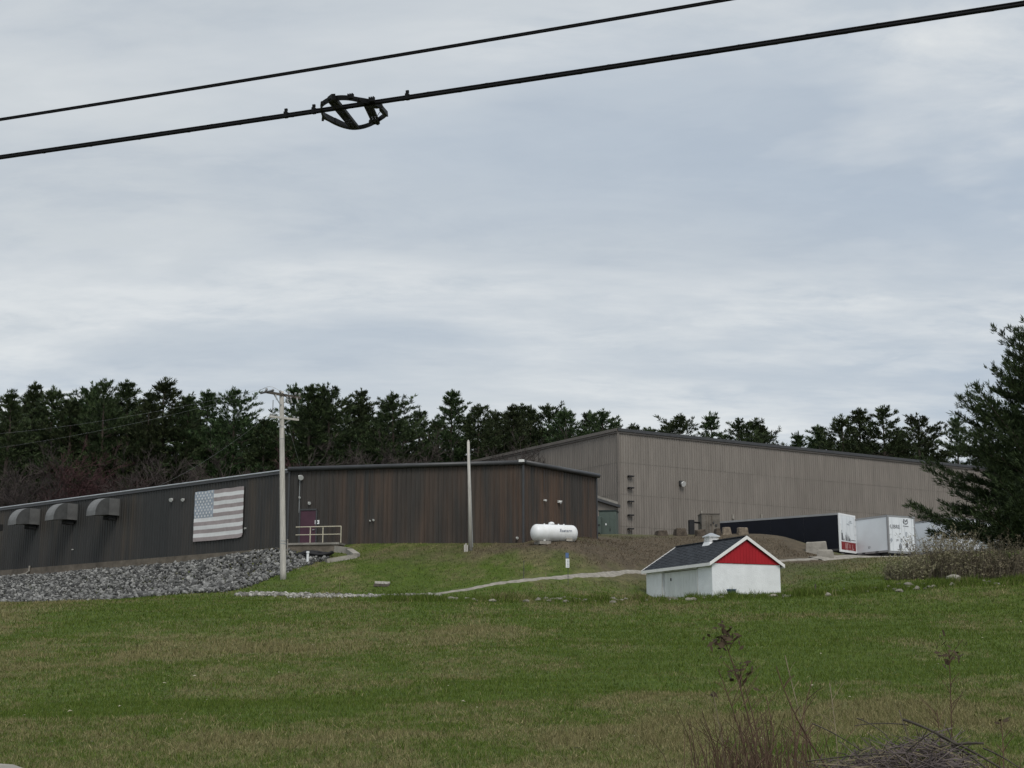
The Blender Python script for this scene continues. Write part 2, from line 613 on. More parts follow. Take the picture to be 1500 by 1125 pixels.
M['stalk'] = material('dry_weed_stalk', (0.092, 0.058, 0.038), 0.9, 0.0, 0.3, 6.0, objrand=0.2)
M['stalk_pale'] = material('pale_dry_stalk', (0.20, 0.165, 0.11), 0.9, 0.0, 0.3, 6.0, objrand=0.2)
M['dry_leaf'] = material('dry_brown_leaf', (0.050, 0.035, 0.020), 0.9, 0.0, 0.3, 6.0)
M['twig'] = material('dead_twig', (0.120, 0.098, 0.094), 0.9, 0.0, 0.5, 4.0)
M['log'] = material('dead_branch_bark', (0.060, 0.052, 0.042), 0.9, 0.0, 0.35, 5.0, 0.4, 15)
M['leaf_pale'] = material('pale_fallen_leaf', (0.42, 0.38, 0.28), 0.9, 0.0, 0.2, 4.0)
M['cable'] = material('cable_sheath', (0.006, 0.006, 0.007), 0.7, 0.0, 0.2, 5.0, spec=0.15)
M['plastic_black'] = material('black_moulded_plastic', (0.007, 0.0075, 0.008), 0.7, 0.0, 0.2, 8.0, spec=0.15)
M['glass_dark'] = material('dark_window_glass', (0.02, 0.025, 0.03), 0.1, 0.0, 0.1, 2.0, spec=0.6)
M['lamp_white'] = material('lamp_housing', (0.66, 0.66, 0.64), 0.5, 0.0, 0.08, 4.0)

# ------------------------------------------------------------------ terrain
rng = np.random.default_rng(7)


def value_noise(x, y, seed=0):
    x = np.asarray(x, dtype=np.float64)
    y = np.asarray(y, dtype=np.float64)
    xi, yi = np.floor(x).astype(np.int64), np.floor(y).astype(np.int64)
    fx, fy = x - xi, y - yi
    fx, fy = fx * fx * (3 - 2 * fx), fy * fy * (3 - 2 * fy)

    def h(a, b):
        n = (a * 374761393 + b * 668265263 + seed * 1442695041) & 0x7fffffff
        n = ((n ^ (n >> 13)) * 1274126177) & 0x7fffffff
        return ((n ^ (n >> 16)) & 0xffff) / 65535.0
    return (h(xi, yi) * (1 - fx) + h(xi + 1, yi) * fx) * (1 - fy) + (h(xi, yi + 1) * (1 - fx) + h(xi + 1, yi + 1) * fx) * fy


def fbm(x, y, seed=0, octs=4):
    s, a, t = 0, 0.5, 0
    for i in range(octs):
        s = s + a * value_noise(np.asarray(x) * 2 ** i + 17.3 * i, np.asarray(y) * 2 ** i - 9.1 * i, seed + i)
        t += a
        a *= 0.55
    return s / t


ctrl = []
for px in (-900, -450, 0, 375, 600, 750, 950, 1125, 1300, 1500, 1950, 2400):
    k = min(max(px, -300), 1800) / 1500.0
    crest = float(np.interp(px, (-300, 0, 375, 600, 950, 1125, 1300, 1500, 1800), (886, 884, 881, 880, 881, 875, 865, 855, 848)))
    for l_row, r_row, Y in ((1125, 1122, 18), (1052, 1040, 26), (1002, 985, 35), (962, 942, 44)):
        ctrl.append(P(px, l_row + (r_row - l_row) * k, Y))
    ctrl.append(P(px, 922 + (crest - 884) * 0.95, 56))
    ctrl.append(P(px, crest, 70))
for px, row, Y in ((-300, 878, 95), (-300, 852, 128), (0, 877, 92), (0, 847, 115), (200, 874, 85), (200, 830, 104.3),
                   (330, 869, 77), (330, 816, 97.3), (415, 848, 82), (415, 805, 92.6), (520, 798, 92), (690, 799, 90),
                   (767, 798, 89.4), (560, 859, 80), (560, 828, 85), (650, 869, 76.5), (650, 834, 84), (767, 849, 80.5),
                   (830, 846, 82), (830, 818, 85), (830, 792, 88.2), (872, 843, 84), (872, 791, 93), (945, 839, 88),
                   (945, 806, 95), (945, 784, 101), (1000, 783.5, 101.5), (480, 816, 90.0), (440, 819, 89.2), (1044, 879, 76), (1044, 831, 90.5), (1044, 782.5, 102), (948, 879, 80), (1000, 878, 75.5), (948, 868, 84.2),
                   (1143, 876, 77.5), (1150, 823, 93), (1150, 799, 98.5), (1150, 786, 102.5), (1195, 821, 95), (1195, 811, 98.5),
                   (1250, 849, 77), (1250, 817.5, 97.5), (1330, 815, 98), (1400, 849, 78), (1400, 812, 98), (1500, 846, 78), (1500, 806, 98),
                   (1750, 840, 78), (1750, 800, 98)):
    ctrl.append(P(px, row, Y))
ctrl += [Vector(p) for p in ((23, 108, 9.1), (26, 104, 8.9), (32, 104, 8.95), (40, 105, 9.1), (34, 116, 9.4), (50, 116, 9.5), (60, 104, 9.3),
                             (9.3, 123, 11.0), (2, 116, 10.8), (25, 130, 11.0), (40, 139, 11.0), (14, 111, 10.6), (-40, 150, 11), (-80, 150, 11),
                             (0, 155, 12), (70, 170, 13), (-60, 220, 14), (60, 220, 15), (0, 220, 15), (-200, 300, 18), (200, 300, 20), (0, 420, 22),
                             (-420, 600, 26), (420, 600, 28), (0, 900, 30), (-900, 1500, 36), (900, 1500, 36), (0, 1600, 36), (-130, 95, 6.0), (130, 95, 8.5))]
for X in (-60, -25, -8, 0, 8, 25, 60):
    ctrl += [Vector((X, 8, 0.06)), Vector((X, 0, 0.0)), Vector((X, -25, 0.0))]
CXY = np.array([(c.x, c.y) for c in ctrl])
CZ = np.array([c.z for c in ctrl])


def tps_k(r2):
    return np.where(r2 > 1e-9, 0.5 * r2 * np.log(np.maximum(r2, 1e-9)), 0.0)


_n = len(CXY)
_K = tps_k(((CXY[:, None, :] - CXY[None, :, :]) ** 2).sum(-1)) + np.eye(_n) * 0.5
_Pm = np.c_[np.ones(_n), CXY]
_A = np.block([[_K, _Pm], [_Pm.T, np.zeros((3, 3))]])
_W = np.linalg.solve(_A, np.r_[CZ, np.zeros(3)])


def gz(x, y):
    x = np.atleast_1d(np.asarray(x, dtype=np.float64)).ravel()
    y = np.atleast_1d(np.asarray(y, dtype=np.float64)).ravel()
    out = np.empty(len(x))
    for i in range(0, len(x), 60000):
        a, b = x[i:i + 60000], y[i:i + 60000]
        k = tps_k((a[:, None] - CXY[None, :, 0]) ** 2 + (b[:, None] - CXY[None, :, 1]) ** 2)
        out[i:i + 60000] = k @ _W[:_n] + _W[_n] + _W[_n + 1] * a + _W[_n + 2] * b
    amp = np.clip((y - 14) / 12, 0, 1)
    return out + amp * (0.30 * (fbm(x / 9.0, y / 7.0, 15, 2) - 0.5) * np.clip((68 - y) / 8, 0, 1) + 0.11 * (fbm(x / 4.0, y / 3.0, 5, 2) - 0.5) + 0.06 * (fbm(x / 1.5, y / 1.2, 9, 2) - 0.5))


def g1(x, y):
    return float(gz([x], [y])[0])


def sstep(a, b, t):
    t = np.clip((t - a) / (b - a), 0, 1)
    return t * t * (3 - 2 * t)


def gauss(x, y, cx_, cy_, rx, ry):
    return np.exp(-((x - cx_) / rx) ** 2 - ((y - cy_) / ry) ** 2)


def tint(x, y):
    """how strawy, how brown the turf is at a place (0..1 each)"""
    big = fbm(x / 3.2, y / 6.5, 21, 3)
    mid = fbm(x / 0.8, y / 1.3, 33, 3)
    tuft = fbm(x / 0.22, y / 0.34, 57, 2)
    s = 0.14 + 1.7 * (big - 0.5) + 1.0 * (mid - 0.5) + 0.75 * (tuft - 0.5)
    s += 0.52 * gauss(x, y, -8.0, 46, 4.2, 8) + 0.40 * gauss(x, y, -1.3, 55, 1.6, 8) + 0.34 * gauss(x, y, -13, 38, 3, 8) + 0.28 * gauss(x, y, -23, 58, 4, 9)
    s -= 0.30 * gauss(x, y, 11, 54, 9, 15) + 0.42 * gauss(x, y, -3.6, 60, 1.6, 10) + 0.42 * gauss(x, y, -17, 62, 3.2, 8) + 0.15 * gauss(x, y, 2, 45, 6, 8)
    line1 = 25.4 + (x + 9.3) * 0.25 + 0.05 * np.clip(x + 5, 0, 8) ** 2
    s -= 0.26 * sstep(-0.3, 0.5, y - line1) * sstep(7.5, 2.5, y - line1)
    w1 = sstep(0.25, -0.35, y - line1 + 0.5 * (mid - 0.5))
    s += w1 * (0.12 + 0.30 * sstep(3, -4, x))
    line2 = 22.3 + x * 0.89
    w2 = sstep(0.3, -0.3, y - line2 + 0.6 * (mid - 0.5)) * sstep(-1.0, 2.6, x)
    s += w2 * 0.46
    s -= 0.22 * w1 * (1 - w2) * gauss(x, y, 3.5, 23.5, 3.0, 2.2)
    s -= 0.25 * w1 * gauss(x, y, -2, 19, 6, 1.6)
    s -= 0.12 * sstep(74, 80, y) * (1 - sstep(82, 88, y))
    d = 1.25 * gauss(x, y, 10, 95, 8, 8) + 1.3 * gauss(x, y, 18.2, 99, 5, 6) + 0.6 * gauss(x, y, 3.5, 88, 4.5, 3.0) + 0.45 * gauss(x, y, -2, 88, 8, 2.6)
    d = np.maximum(d, sstep(104, 108, y)) + 0.6 * (mid - 0.5) * (y > 78)
    s += 0.22 * sstep(83, 90, y)
    return np.clip(s, 0, 0.85), np.clip(d, 0, 1)


ys = np.concatenate([np.linspace(-40, 14, 16), np.arange(15, 112, 0.32), np.linspace(112.5, 180, 50), 180 + np.geomspace(4, 1500, 26)])
ss = np.linspace(-1, 1, 321)
ss = np.sign(ss) * np.abs(ss) ** 1.35
GY, GS = np.meshgrid(ys, ss, indexing='ij')
GX = GS * (32 + 0.75 * np.maximum(GY, 0))
gxf, gyf = GX.ravel(), GY.ravel()
gzf = gz(gxf, gyf)
nr, nc = GY.shape
idx = np.arange(nr * nc).reshape(nr, nc)
faces = np.stack([idx[:-1, :-1], idx[:-1, 1:], idx[1:, 1:], idx[1:, :-1]], -1).reshape(-1, 4)
gme = np_mesh('ground', np.stack([gxf, gyf, gzf], -1), faces, True)
gs_, gd_ = tint(gxf, gyf)
set_attr(gme, 'tint', np.stack([gs_, gd_, rng.uniform(0.15, 0.6, len(gs_)), np.ones(len(gs_))], -1))
ground = tag(link_mesh('ground', gme, None, M['ground']), kind='structure')


def ribbon(name, path, width, mat, lift=0.05, ragged=0.25, seed=1):
    """a strip laid over the ground along a smoothed path"""
    pts = [Vector(p) for p in path]
    dense = []
    for i in range(len(pts) - 1):
        p0, p1, p2, p3 = pts[max(i - 1, 0)], pts[i], pts[i + 1], pts[min(i + 2, len(pts) - 1)]
        for t in np.linspace(0, 1, 24, endpoint=False):
            dense.append(0.5 * ((2 * p1) + (p2 - p0) * t + (2 * p0 - 5 * p1 + 4 * p2 - p3) * t * t + (3 * p1 - p0 - 3 * p2 + p3) * t ** 3))
    dense.append(pts[-1])
    n = len(dense)
    xs = np.zeros((n, 7))
    yy = np.zeros((n, 7))
    for i, p in enumerate(dense):
        d = dense[min(i + 1, n - 1)] - dense[max(i - 1, 0)]
        s = Vector((d.y, -d.x, 0)).normalized()
        wl = width / 2 + ragged * (float(fbm(i * 0.23, 0.5, seed, 3)) - 0.5) * 2
        wr = width / 2 + ragged * (float(fbm(i * 0.23, 7.5, seed + 4, 3)) - 0.5) * 2
        for j, t in enumerate(np.linspace(-1, 1, 7)):
            w = wl if t < 0 else wr
            xs[i, j], yy[i, j] = p.x + s.x * w * t, p.y + s.y * w * t
    z = gz(xs.ravel(), yy.ravel()).reshape(n, 7) + lift
    z[:, 0] -= lift + 0.06
    z[:, -1] -= lift + 0.06
    idx_ = np.arange(n * 7).reshape(n, 7)
    f = np.stack([idx_[:-1, :-1], idx_[:-1, 1:], idx_[1:, 1:], idx_[1:, :-1]], -1).reshape(-1, 4)
    me = np_mesh(name, np.stack([xs.ravel(), yy.ravel(), z.ravel()], -1), f, True)
    return tag(link_mesh(name, me, None, mat), kind='structure')


PATH = [P(600, 872, 74.5), P(650, 867.5, 76.5), P(715, 857, 79), P(767, 850, 80.2), P(830, 845, 82.2), P(890, 841, 85), P(945, 838, 88),
        P(1044, 830, 91), P(1150, 822, 93.5), P(1200, 817, 95.8), P(1240, 813.5, 97.6)]
ribbon('gravel_path', PATH, 0.48, M['gravel'], 0.05, 0.22)
ribbon('gravel_lot_edge', [P(1195, 817, 95.5), P(1250, 812.5, 98.5), P(1330, 810, 99), P(1420, 807.5, 99), P(1560, 803, 99), P(1800, 797, 99)], 1.5, M['gravel'], 0.07, 0.3, 8)

# trailer lot: a level sheet over the hollow beside the docks
lot_x, lot_y = np.meshgrid(np.linspace(23.2, 75, 86), np.linspace(100.3, 124, 50), indexing='ij')
lz = gz(lot_x.ravel(), lot_y.ravel()) + 0.05
idx = np.arange(lot_x.size).reshape(lot_x.shape)
f = np.stack([idx[:-1, :-1], idx[1:, :-1], idx[1:, 1:], idx[:-1, 1:]], -1).reshape(-1, 4)
tag(link_mesh('gravel_lot', np_mesh('gravel_lot', np.stack([lot_x.ravel(), lot_y.ravel(), lz], -1), f, True), None, M['lot']), kind='structure')

# pale concrete drive edge, bottom corner by the road
drv = [(-12, 14.6), (-9, 17.4), (-7.2, 18.25), (-6.65, 18.22), (-6.1, 17.95), (-5.6, 17.2), (-5.2, 16), (-5.1, 13), (-12, 13)]
mb = MB()
zt = 0.06
n = len(drv)
pts = [(x, y, g1(x, y) + 0.05) for x, y in drv] + [(x, y, g1(x, y) - 0.2) for x, y in drv]
mb.add(pts, [tuple(range(n - 1, -1, -1))] + [(i, (i + 1) % n, n + (i + 1) % n, n + i) for i in range(n)])
tag(mb.build('driveway', M['pale_block']), kind='structure')

# ------------------------------------------------------------------ wall helpers
class Wall:
    """a straight wall between two ground points; s runs from a to b, out points towards the camera side"""

    def __init__(self, a, b):
        self.a, self.b = Vector((a[0], a[1], 0)), Vector((b[0], b[1], 0))
        self.d = (self.b - self.a)
        self.len = self.d.length
        self.d.normalize()
        self.n = Vector((self.d.y, -self.d.x, 0))
        self.ang = math.atan2(self.d.y, self.d.x)

    def pt(self, s, z, out=0.0):
        p = self.a + self.d * s + self.n * out
        return Vector((p.x, p.y, z))

    def at_px(self, px, py, out=0.0):
        """distance along the wall and height where a surveyed column and row meet it"""
        q = P(px, py, 100.0) - EYE
        # EYE + t q = a + n*out + d s
        o = self.a + self.n * out
        det = q.x * (-self.d.y) + q.y * self.d.x
        rx, ry = o.x - EYE.x, o.y - EYE.y
        t = (rx * (-self.d.y) + ry * self.d.x) / det
        s = (q.x * ry - q.y * rx) / det
        return s, EYE.z + q.z * t


def rib_panel_mesh(name, w, h, rib=0.038, n=3, mat=None):
    """one ribbed metal sheet: x along the wall, -y outwards, with a turned lap on its edge"""
    prof = [(0, 0.0)]
    pitch = w / n
    for k in range(n):
        x0 = k * pitch
        prof += [(x0 + 0.62 * pitch, 0.0), (x0 + 0.70 * pitch, -rib), (x0 + 0.88 * pitch, -rib), (x0 + 0.96 * pitch, 0.0)]
    prof += [(w - 0.006, 0.0), (w - 0.006, 0.02)]
    prof = [(0.0, 0.02)] + prof
    vs_ = [(x, y, 0) for x, y in prof] + [(x, y, h) for x, y in prof]
    m_ = len(prof)
    fs_ = [(i, i + 1, m_ + i + 1, m_ + i) for i in range(m_ - 1)]
    me = bpy.data.meshes.new(name)
    me.from_pydata(vs_, [], fs_)
    me.materials.append(mat)
    me.update()
    return me


def put_panel(me, wall, s, z, parent, out=0.05):
    o = bpy.data.objects.new('siding_panel', me)
    COL.objects.link(o)
    o.parent = parent
    o.location = wall.pt(s, z, out) - parent.location
    o.rotation_euler = (0, 0, wall.ang)
    return o


def clad(wall, z0, z1, width, parent, mat, rib, nrib, courses=1, skip=None, tag_name='siding'):
    n = max(1, round(wall.len / width))
    w = wall.len / n
    hh = (z1 - z0) / courses
    me = rib_panel_mesh(tag_name, w, hh + (0.05 if courses > 1 else 0), rib, nrib, mat)
    for c in range(courses):
        for i in range(n):
            if skip and skip(i * w, (i + 1) * w):
                continue
            o = put_panel(me, wall, i * w, z0 + c * hh, parent, 0.05 + 0.018 * c)
            if courses > 1:
                o.rotation_euler = (0, 0, wall.ang)
    return n


# ------------------------------------------------------------------ low dark building
ZB, ZE = 9.35, 14.46                                           # floor line and eave
B_ = P(425, 688, 93.1)
C_ = P(767, 678, 90.0)
D_ = P(872, 697, 96.1)
dirL = (P(0, 745, 116.2) - B_)
dirL.z = 0
A_ = B_ + dirL * 1.55
perp = Vector((-dirL.y, dirL.x, 0)).normalized()
if perp.y < 0:
    perp = -perp
E_ = D_ + dirL.normalized() * 11
G_ = A_ + perp * 16
wL, wF, wR = Wall((A_.x, A_.y), (B_.x, B_.y)), Wall((B_.x, B_.y), (C_.x, C_.y)), Wall((C_.x, C_.y), (D_.x, D_.y))
dark = empty('metal_building', (B_.x, B_.y, ZB))
tag(dark, 'low dark brown and charcoal ribbed metal building with a flag hung on its side', 'building')
foot = [(A_.x, A_.y), (B_.x, B_.y), (C_.x, C_.y), (D_.x, D_.y), (E_.x, E_.y), (G_.x, G_.y)]
MB().prism(foot, ZB, ZE - 0.02).build('wall', M['dark_trim'], dark)
sd, zd0 = wF.at_px(441, 792)
door_s0, door_s1 = wF.at_px(443, 770)[0], wF.at_px(461, 770)[0]
clad(wL, ZB, ZE - 0.05, 0.92, dark, M['dark_siding'], 0.035, 3, tag_name='dark_siding_left')
clad(wF, ZB, ZE - 0.05, 0.92, dark, M['brown_siding'], 0.040, 3, tag_name='dark_siding_front')
clad(wR, ZB, ZE - 0.05, 0.92, dark, M['brown_siding'], 0.040, 3, tag_name='dark_siding_right')
# concrete footing under the siding
for w in (wL, wF, wR):
    mb = MB()
    h0 = 1.6
    mb.add([w.pt(-0.0, ZB - h0, 0.10), w.pt(w.len, ZB - h0, 0.10), w.pt(w.len, ZB + 0.02, 0.10), w.pt(0, ZB + 0.02, 0.10),
            w.pt(0, ZB - h0, -0.4), w.pt(w.len, ZB - h0, -0.4), w.pt(w.len, ZB + 0.02, -0.4), w.pt(0, ZB + 0.02, -0.4)],
           [(0, 1, 2, 3), (3, 2, 6, 7), (5, 4, 7, 6), (0, 3, 7, 4), (1, 5, 6, 2)])
    mb.build('footing', M['concrete_brown'], dark)
# roof slab, raised a little inside its edge
cen = Vector((sum(p[0] for p in foot) / 6, sum(p[1] for p in foot) / 6, ZE + 0.45))
mb = MB()
n = len(foot)
mb.add([(x, y, ZE - 0.02) for x, y in foot] + [(cen.x, cen.y, ZE + 0.15)], [(i, (i + 1) % n, n) for i in range(n)])
mb.build('roof', M['roof_dark'], dark)
# edge trims
mb = MB().tube([wL.pt(0, ZE + 0.02, 0.16), wL.pt(wL.len - 0.15, ZE + 0.02, 0.16)], 0.05, 6)
mb.build('eave_trim', M['galv_edge'], dark)
mb = MB().beam(wL.pt(0, ZE - 0.13, 0.13), wL.pt(wL.len, ZE - 0.13, 0.13), 0.06, 0.16)
mb.build('fascia', M['dark_trim'], dark)
mb = MB().tube([wF.pt(-0.05, ZE + 0.03, 0.2), wF.pt(wF.len * 0.5, ZE + 0.04, 0.2), wF.pt(wF.len + 0.03, ZE + 0.04, 0.2)], 0.15, 10)
mb.build('eave_trim', M['dark_trim'], dark, smooth=True)
mb = MB().tube([wR.pt(-0.02, ZE + 0.04, 0.2), wR.pt(wR.len + 0.15, ZE - 0.0, 0.2)], 0.15, 10)
mb.build('eave_trim', M['dark_trim'], dark, smooth=True)
o = MB().beam(wF.pt(wF.len - 0.25, ZE + 0.13, 0.28), wF.pt(wF.len + 0.1, ZE + 0.13, 0.28), 0.16, 0.16).build('flashing_patch', M['lamp_white'], dark)
# corner trims
for w, s in ((wF, 0.0), (wF, wF.len), (wR, wR.len)):
    MB().beam(w.pt(s, ZB, 0.07), w.pt(s, ZE - 0.1, 0.07), 0.12, 0.12, up=(w.n.x, w.n.y, 0)).build('corner_trim', M['dark_trim'], dark)
# roof vent
v0 = P(597, 676, 93.5)
vz = ZE + 0.06
mb = MB().lathe((v0.x, v0.y, vz - 0.1), (0, 0, 1), [(0, 0.24), (0.3, 0.24), (0.3, 0.42), (0.42, 0.46), (0.5, 0.30), (0.52, 0.05)], 12)
mb.build('roof_vent', M['hood'], dark, smooth=False)
# door
mb = MB()
dz1 = wF.at_px(450, 748)[1]
dz0 = ZB + 0.12
dm = (door_s0 + door_s1) / 2
dw = 1.05
mb.add([wF.pt(dm - dw / 2, dz0, 0.115), wF.pt(dm + dw / 2, dz0, 0.115), wF.pt(dm + dw / 2, dz1, 0.115), wF.pt(dm - dw / 2, dz1, 0.115),
        wF.pt(dm - dw / 2, dz0, 0.02), wF.pt(dm + dw / 2, dz0, 0.02), wF.pt(dm + dw / 2, dz1, 0.02), wF.pt(dm - dw / 2, dz1, 0.02)],
       [(0, 1, 2, 3), (3, 2, 6, 7), (0, 3, 7, 4), (1, 5, 6, 2), (0, 4, 5, 1)])
door = mb.build('door', M['maroon'], dark)
mb = MB().beam(wF.pt(dm - dw / 2 - 0.05, dz1 + 0.05, 0.1), wF.pt(dm + dw / 2 + 0.05, dz1 + 0.05, 0.1), 0.12, 0.10)
mb.beam(wF.pt(dm - dw / 2 - 0.05, dz0, 0.1), wF.pt(dm - dw / 2 - 0.05, dz1, 0.1), 0.1, 0.1, up=(wF.n.x, wF.n.y, 0))
mb.beam(wF.pt(dm + dw / 2 + 0.05, dz0, 0.1), wF.pt(dm + dw / 2 + 0.05, dz1, 0.1), 0.1, 0.1, up=(wF.n.x, wF.n.y, 0))
mb.build('frame', M['dark_trim'], door)
hp = wF.pt(dm + dw / 2 - 0.12, dz0 + 1.0, 0.16)
MB().box(hp, (0.12, 0.08, 0.05), wF.ang).build('handle', M['galv'], door)


def wall_box(wall, px0, px1, py0, py1, depth, name, mat, out=0.09):
    s0, z0 = wall.at_px(px0, py1)
    s1, z1 = wall.at_px(px1, py0)
    c = wall.pt((s0 + s1) / 2, (z0 + z1) / 2, out + depth / 2)
    return MB().box(c, (abs(s1 - s0), depth, abs(z1 - z0)), wall.ang).build(name, mat, dark), c


sg, sc_ = wall_box(wF, 462, 468.5, 762, 768, 0.03, 'door_sign', M['white'])
MB().box(sc_ + wF.n * 0.02, (0.16, 0.012, 0.07), wF.ang).build('sign_print', M['ink'], sg)


def flood_light(wall, px, py, sz, name='flood_light'):
    s, z = wall.at_px(px, py)
    c = wall.pt(s, z, 0.1)
    mb_ = MB()
    mb_.box(c + wall.n * 0.06, (sz * 0.5, 0.12, sz * 0.5), wall.ang)
    mb_.lathe(c + wall.n * 0.10 + wall.d * sz * 0.15, (wall.n + Vector((0, 0, -0.6)) + wall.d * 0.4), [(0, sz * 0.22), (sz * 0.35, sz * 0.42), (sz * 0.42, sz * 0.42)], 10)
    return mb_.build(name, M['lamp_white'], dark)


flood_light(wF, 441, 699, 0.42)
flood_light(wF, 440, 729, 0.16)
flood_light(wF, 454, 737, 0.24)
flood_light(wF, 548, 762, 0.16)
flood_light(wF, 543, 763, 0.12, 'junction_box')
flood_light(wR, 816, 735, 0.30)
flood_light(wR, 795, 733, 0.20)
flood_light(wR, 757, 788, 0.18, 'junction_box') if False else flood_light(wF, 758, 788, 0.20, 'junction_box')
flood_light(wL, 254, 732, 0.34)
flood_light(wL, 271, 732, 0.28)
flood_light(wL, 362, 774, 0.14, 'junction_box')
flood_light(wL, 109, 805, 0.12, 'junction_box')
sC, _z = wF.at_px(440, 715)
MB().beam(wF.pt(sC, 11.6, 0.11), wF.pt(sC, 13.9, 0.11), 0.04, 0.04, up=(wF.n.x, wF.n.y, 0)).build('conduit', M['galv'], dark)
sC, _z = wR.at_px(795, 715)
MB().beam(wR.pt(sC, 12.8, 0.11), wR.pt(sC, 14.2, 0.11), 0.035, 0.035, up=(wR.n.x, wR.n.y, 0)).build('conduit', M['dark_trim'], dark)


# exhaust hoods on the far wall
def hood(px, py):
    s, z = wL.at_px(px, py)
    hd = empty('exhaust_hood', wL.pt(s, z) - dark.location)
    hd.parent = dark
    w2, hh, run, R = 0.55, 0.62, 0.95, 1.15
    mb_ = MB()
    q = [wL.pt(s - w2, z - hh, 0.05), wL.pt(s + w2, z - hh, 0.05), wL.pt(s + w2, z + hh, 0.05), wL.pt(s - w2, z + hh, 0.05)]
    mb_.extrude(q, wL.n * run)
    mb_.build('duct', M['hood'], hd)
    mb_ = MB()
    prof = [(run, -hh)] + [(run + R * math.sin(a), -hh + (2 * hh) * math.cos(a) * 1.0 + (-0.12 if a > 1.5 else 0)) for a in np.linspace(0, math.pi / 2, 9)]
    q = [wL.pt(s + w2 + 0.02, z + zz_, 0.05 + o_) for o_, zz_ in prof]
    mb_.extrude(q, -wL.d * (2 * w2 + 0.04))
    mb_.build('cowl', M['hood'], hd)
    q2 = [p__ + wL.d * 0.012 for p__ in q]
    MB().extrude(q2, wL.d * 0.01).build('shaded_cheek', M['hood_shaded'], hd)  # thin skin over the flat side, its shade put into the colour
    mb_ = MB().box(wL.pt(s, z - hh - 0.17, 0.05 + run * 0.5), (0.75, 0.6, 0.3), wL.ang)
    mb_.build('fan_housing', M['hood_dark'], hd)
    # folded seams across the cowl
    mb_ = MB()
    for a in (0.5, 1.0):
        o_, zz_ = run + R * math.sin(a), -hh + 2 * hh * math.cos(a)
        mb_.beam(wL.pt(s + w2 + 0.03, z - hh, 0.05 + run), wL.pt(s + w2 + 0.03, z + zz_, 0.05 + o_), 0.02, 0.03)
    mb_.build('seam', M['hood'], hd)
    return hd


hoods = [hood(54, 758), hood(109, 751), hood(170, 744)]
MB().box(wL.pt(wL.at_px(22, 775)[0], wL.at_px(22, 775)[1], 1.6), (0.7, 0.7, 0.5), wL.ang).build('motor', M['hood_dark'], hoods[0])
# white downspout low on the far wall
s0, z0 = wL.at_px(46, 829)
s1, z1 = wL.at_px(42, 838)
s2, z2 = wL.at_px(-40, 858, 0.5)
MB().tube([wL.pt(s0, z0, 0.15), wL.pt(s0, z0 - 0.42, 0.18), wL.pt(s0 - 0.25, z0 - 0.62, 0.3), wL.pt(s2, z2, 0.5)], 0.075, 8).build('downspout', M['pale_block'], dark)

# ------------------------------------------------------------------ flag on the far wall
fs0, _ = wL.at_px(287, 760)
fs1, _ = wL.at_px(358.5, 760)
fz0 = wL.at_px(288, 794)[1]
fz1 = wL.at_px(288, 721.5)[1]
flag = empty('flag', wL.pt((fs0 + fs1) / 2, fz0, 0.12))
tag(flag, 'large faded stars and stripes flag hung flat on the dark metal wall', 'flag')
nx, nz_ = 48, 52


def flag_pt(u, v, lift=0.0):
    """u along the wall 0..1, v up 0..1: the cloth sags at its lower edge and ripples a little"""
    s = fs0 + (fs1 - fs0) * u
    zt_, zb_ = fz1 + 0.012 * math.sin(u * 23), fz0 + 0.01 * math.sin(u * 9 + 1) + 0.08 * (max(0, u - 0.88) / 0.12) ** 2
    z = zb_ + (zt_ - zb_) * v
    out = 0.17 + 0.005 * math.sin(u * 17 + v * 5) + 0.008 * math.sin(v * 23 + u * 3)
    if u > 0.93 and v < 0.05:
        s -= (0.05 - v) * 2.0
    return wL.pt(s, z, out + lift)


def flag_cells(test, name, mat):
    mb_ = MB()
    vid = {}
    vv, ff = [], []
    for i in range(nx):
        for j in range(nz_):
            if not test((i + 0.5) / nx, (j + 0.5) / nz_):
                continue
            f_ = []
            for (a, b) in ((i, j), (i + 1, j), (i + 1, j + 1), (i, j + 1)):
                if (a, b) not in vid:
                    vid[(a, b)] = len(vv)
                    vv.append(flag_pt(a / nx, b / nz_))
                f_.append(vid[(a, b)])
            ff.append(tuple(f_))
    mb_.add(vv, ff)
    o_ = mb_.build(name, mat, flag)
    sol = o_.modifiers.new('solid', 'SOLIDIFY')
    sol.thickness = 0.01
    return o_


stripe = lambda v: int((1 - v) * 13)
canton = lambda u, v: u < 0.395 and stripe(v) < 7
for k in range(13):
    flag_cells(lambda u, v, k=k: stripe(v) == k and not canton(u, v), 'stripe', M['flag_red'] if k % 2 == 0 else M['flag_white'])
flag_cells(canton, 'canton', M['flag_blue'])
star_me = None
for row in range(9):
    for c in range(6 if row % 2 == 0 else 5):
        u = (0.033 + 0.066 * c) + (0.033 if row % 2 else 0)
        v = 1 - (0.035 + row * 0.0585)
        ctr = flag_pt(u, v, 0.02)
        pts = []
        for k in range(10):
            r_ = 0.115 if k % 2 == 0 else 0.05
            a = math.pi / 2 + k * math.pi / 5
            pts.append(ctr + wL.d * (r_ * math.cos(a)) + Vector((0, 0, r_ * math.sin(a))))
        MB().extrude(pts, wL.n * 0.006).build('star', M['flag_white'], flag)

# ------------------------------------------------------------------ tall tan building
ZTB, ZTE = 11.05, P(905, 630, 125).z
K_ = P(905, 630, 125)
TL = P(715, 672, 142.7)
dl = (TL - K_)
dl.z = 0
dl.normalize()
dr = Vector((dl.y, -dl.x, 0))
if dr.x < 0:
    dr = -dr
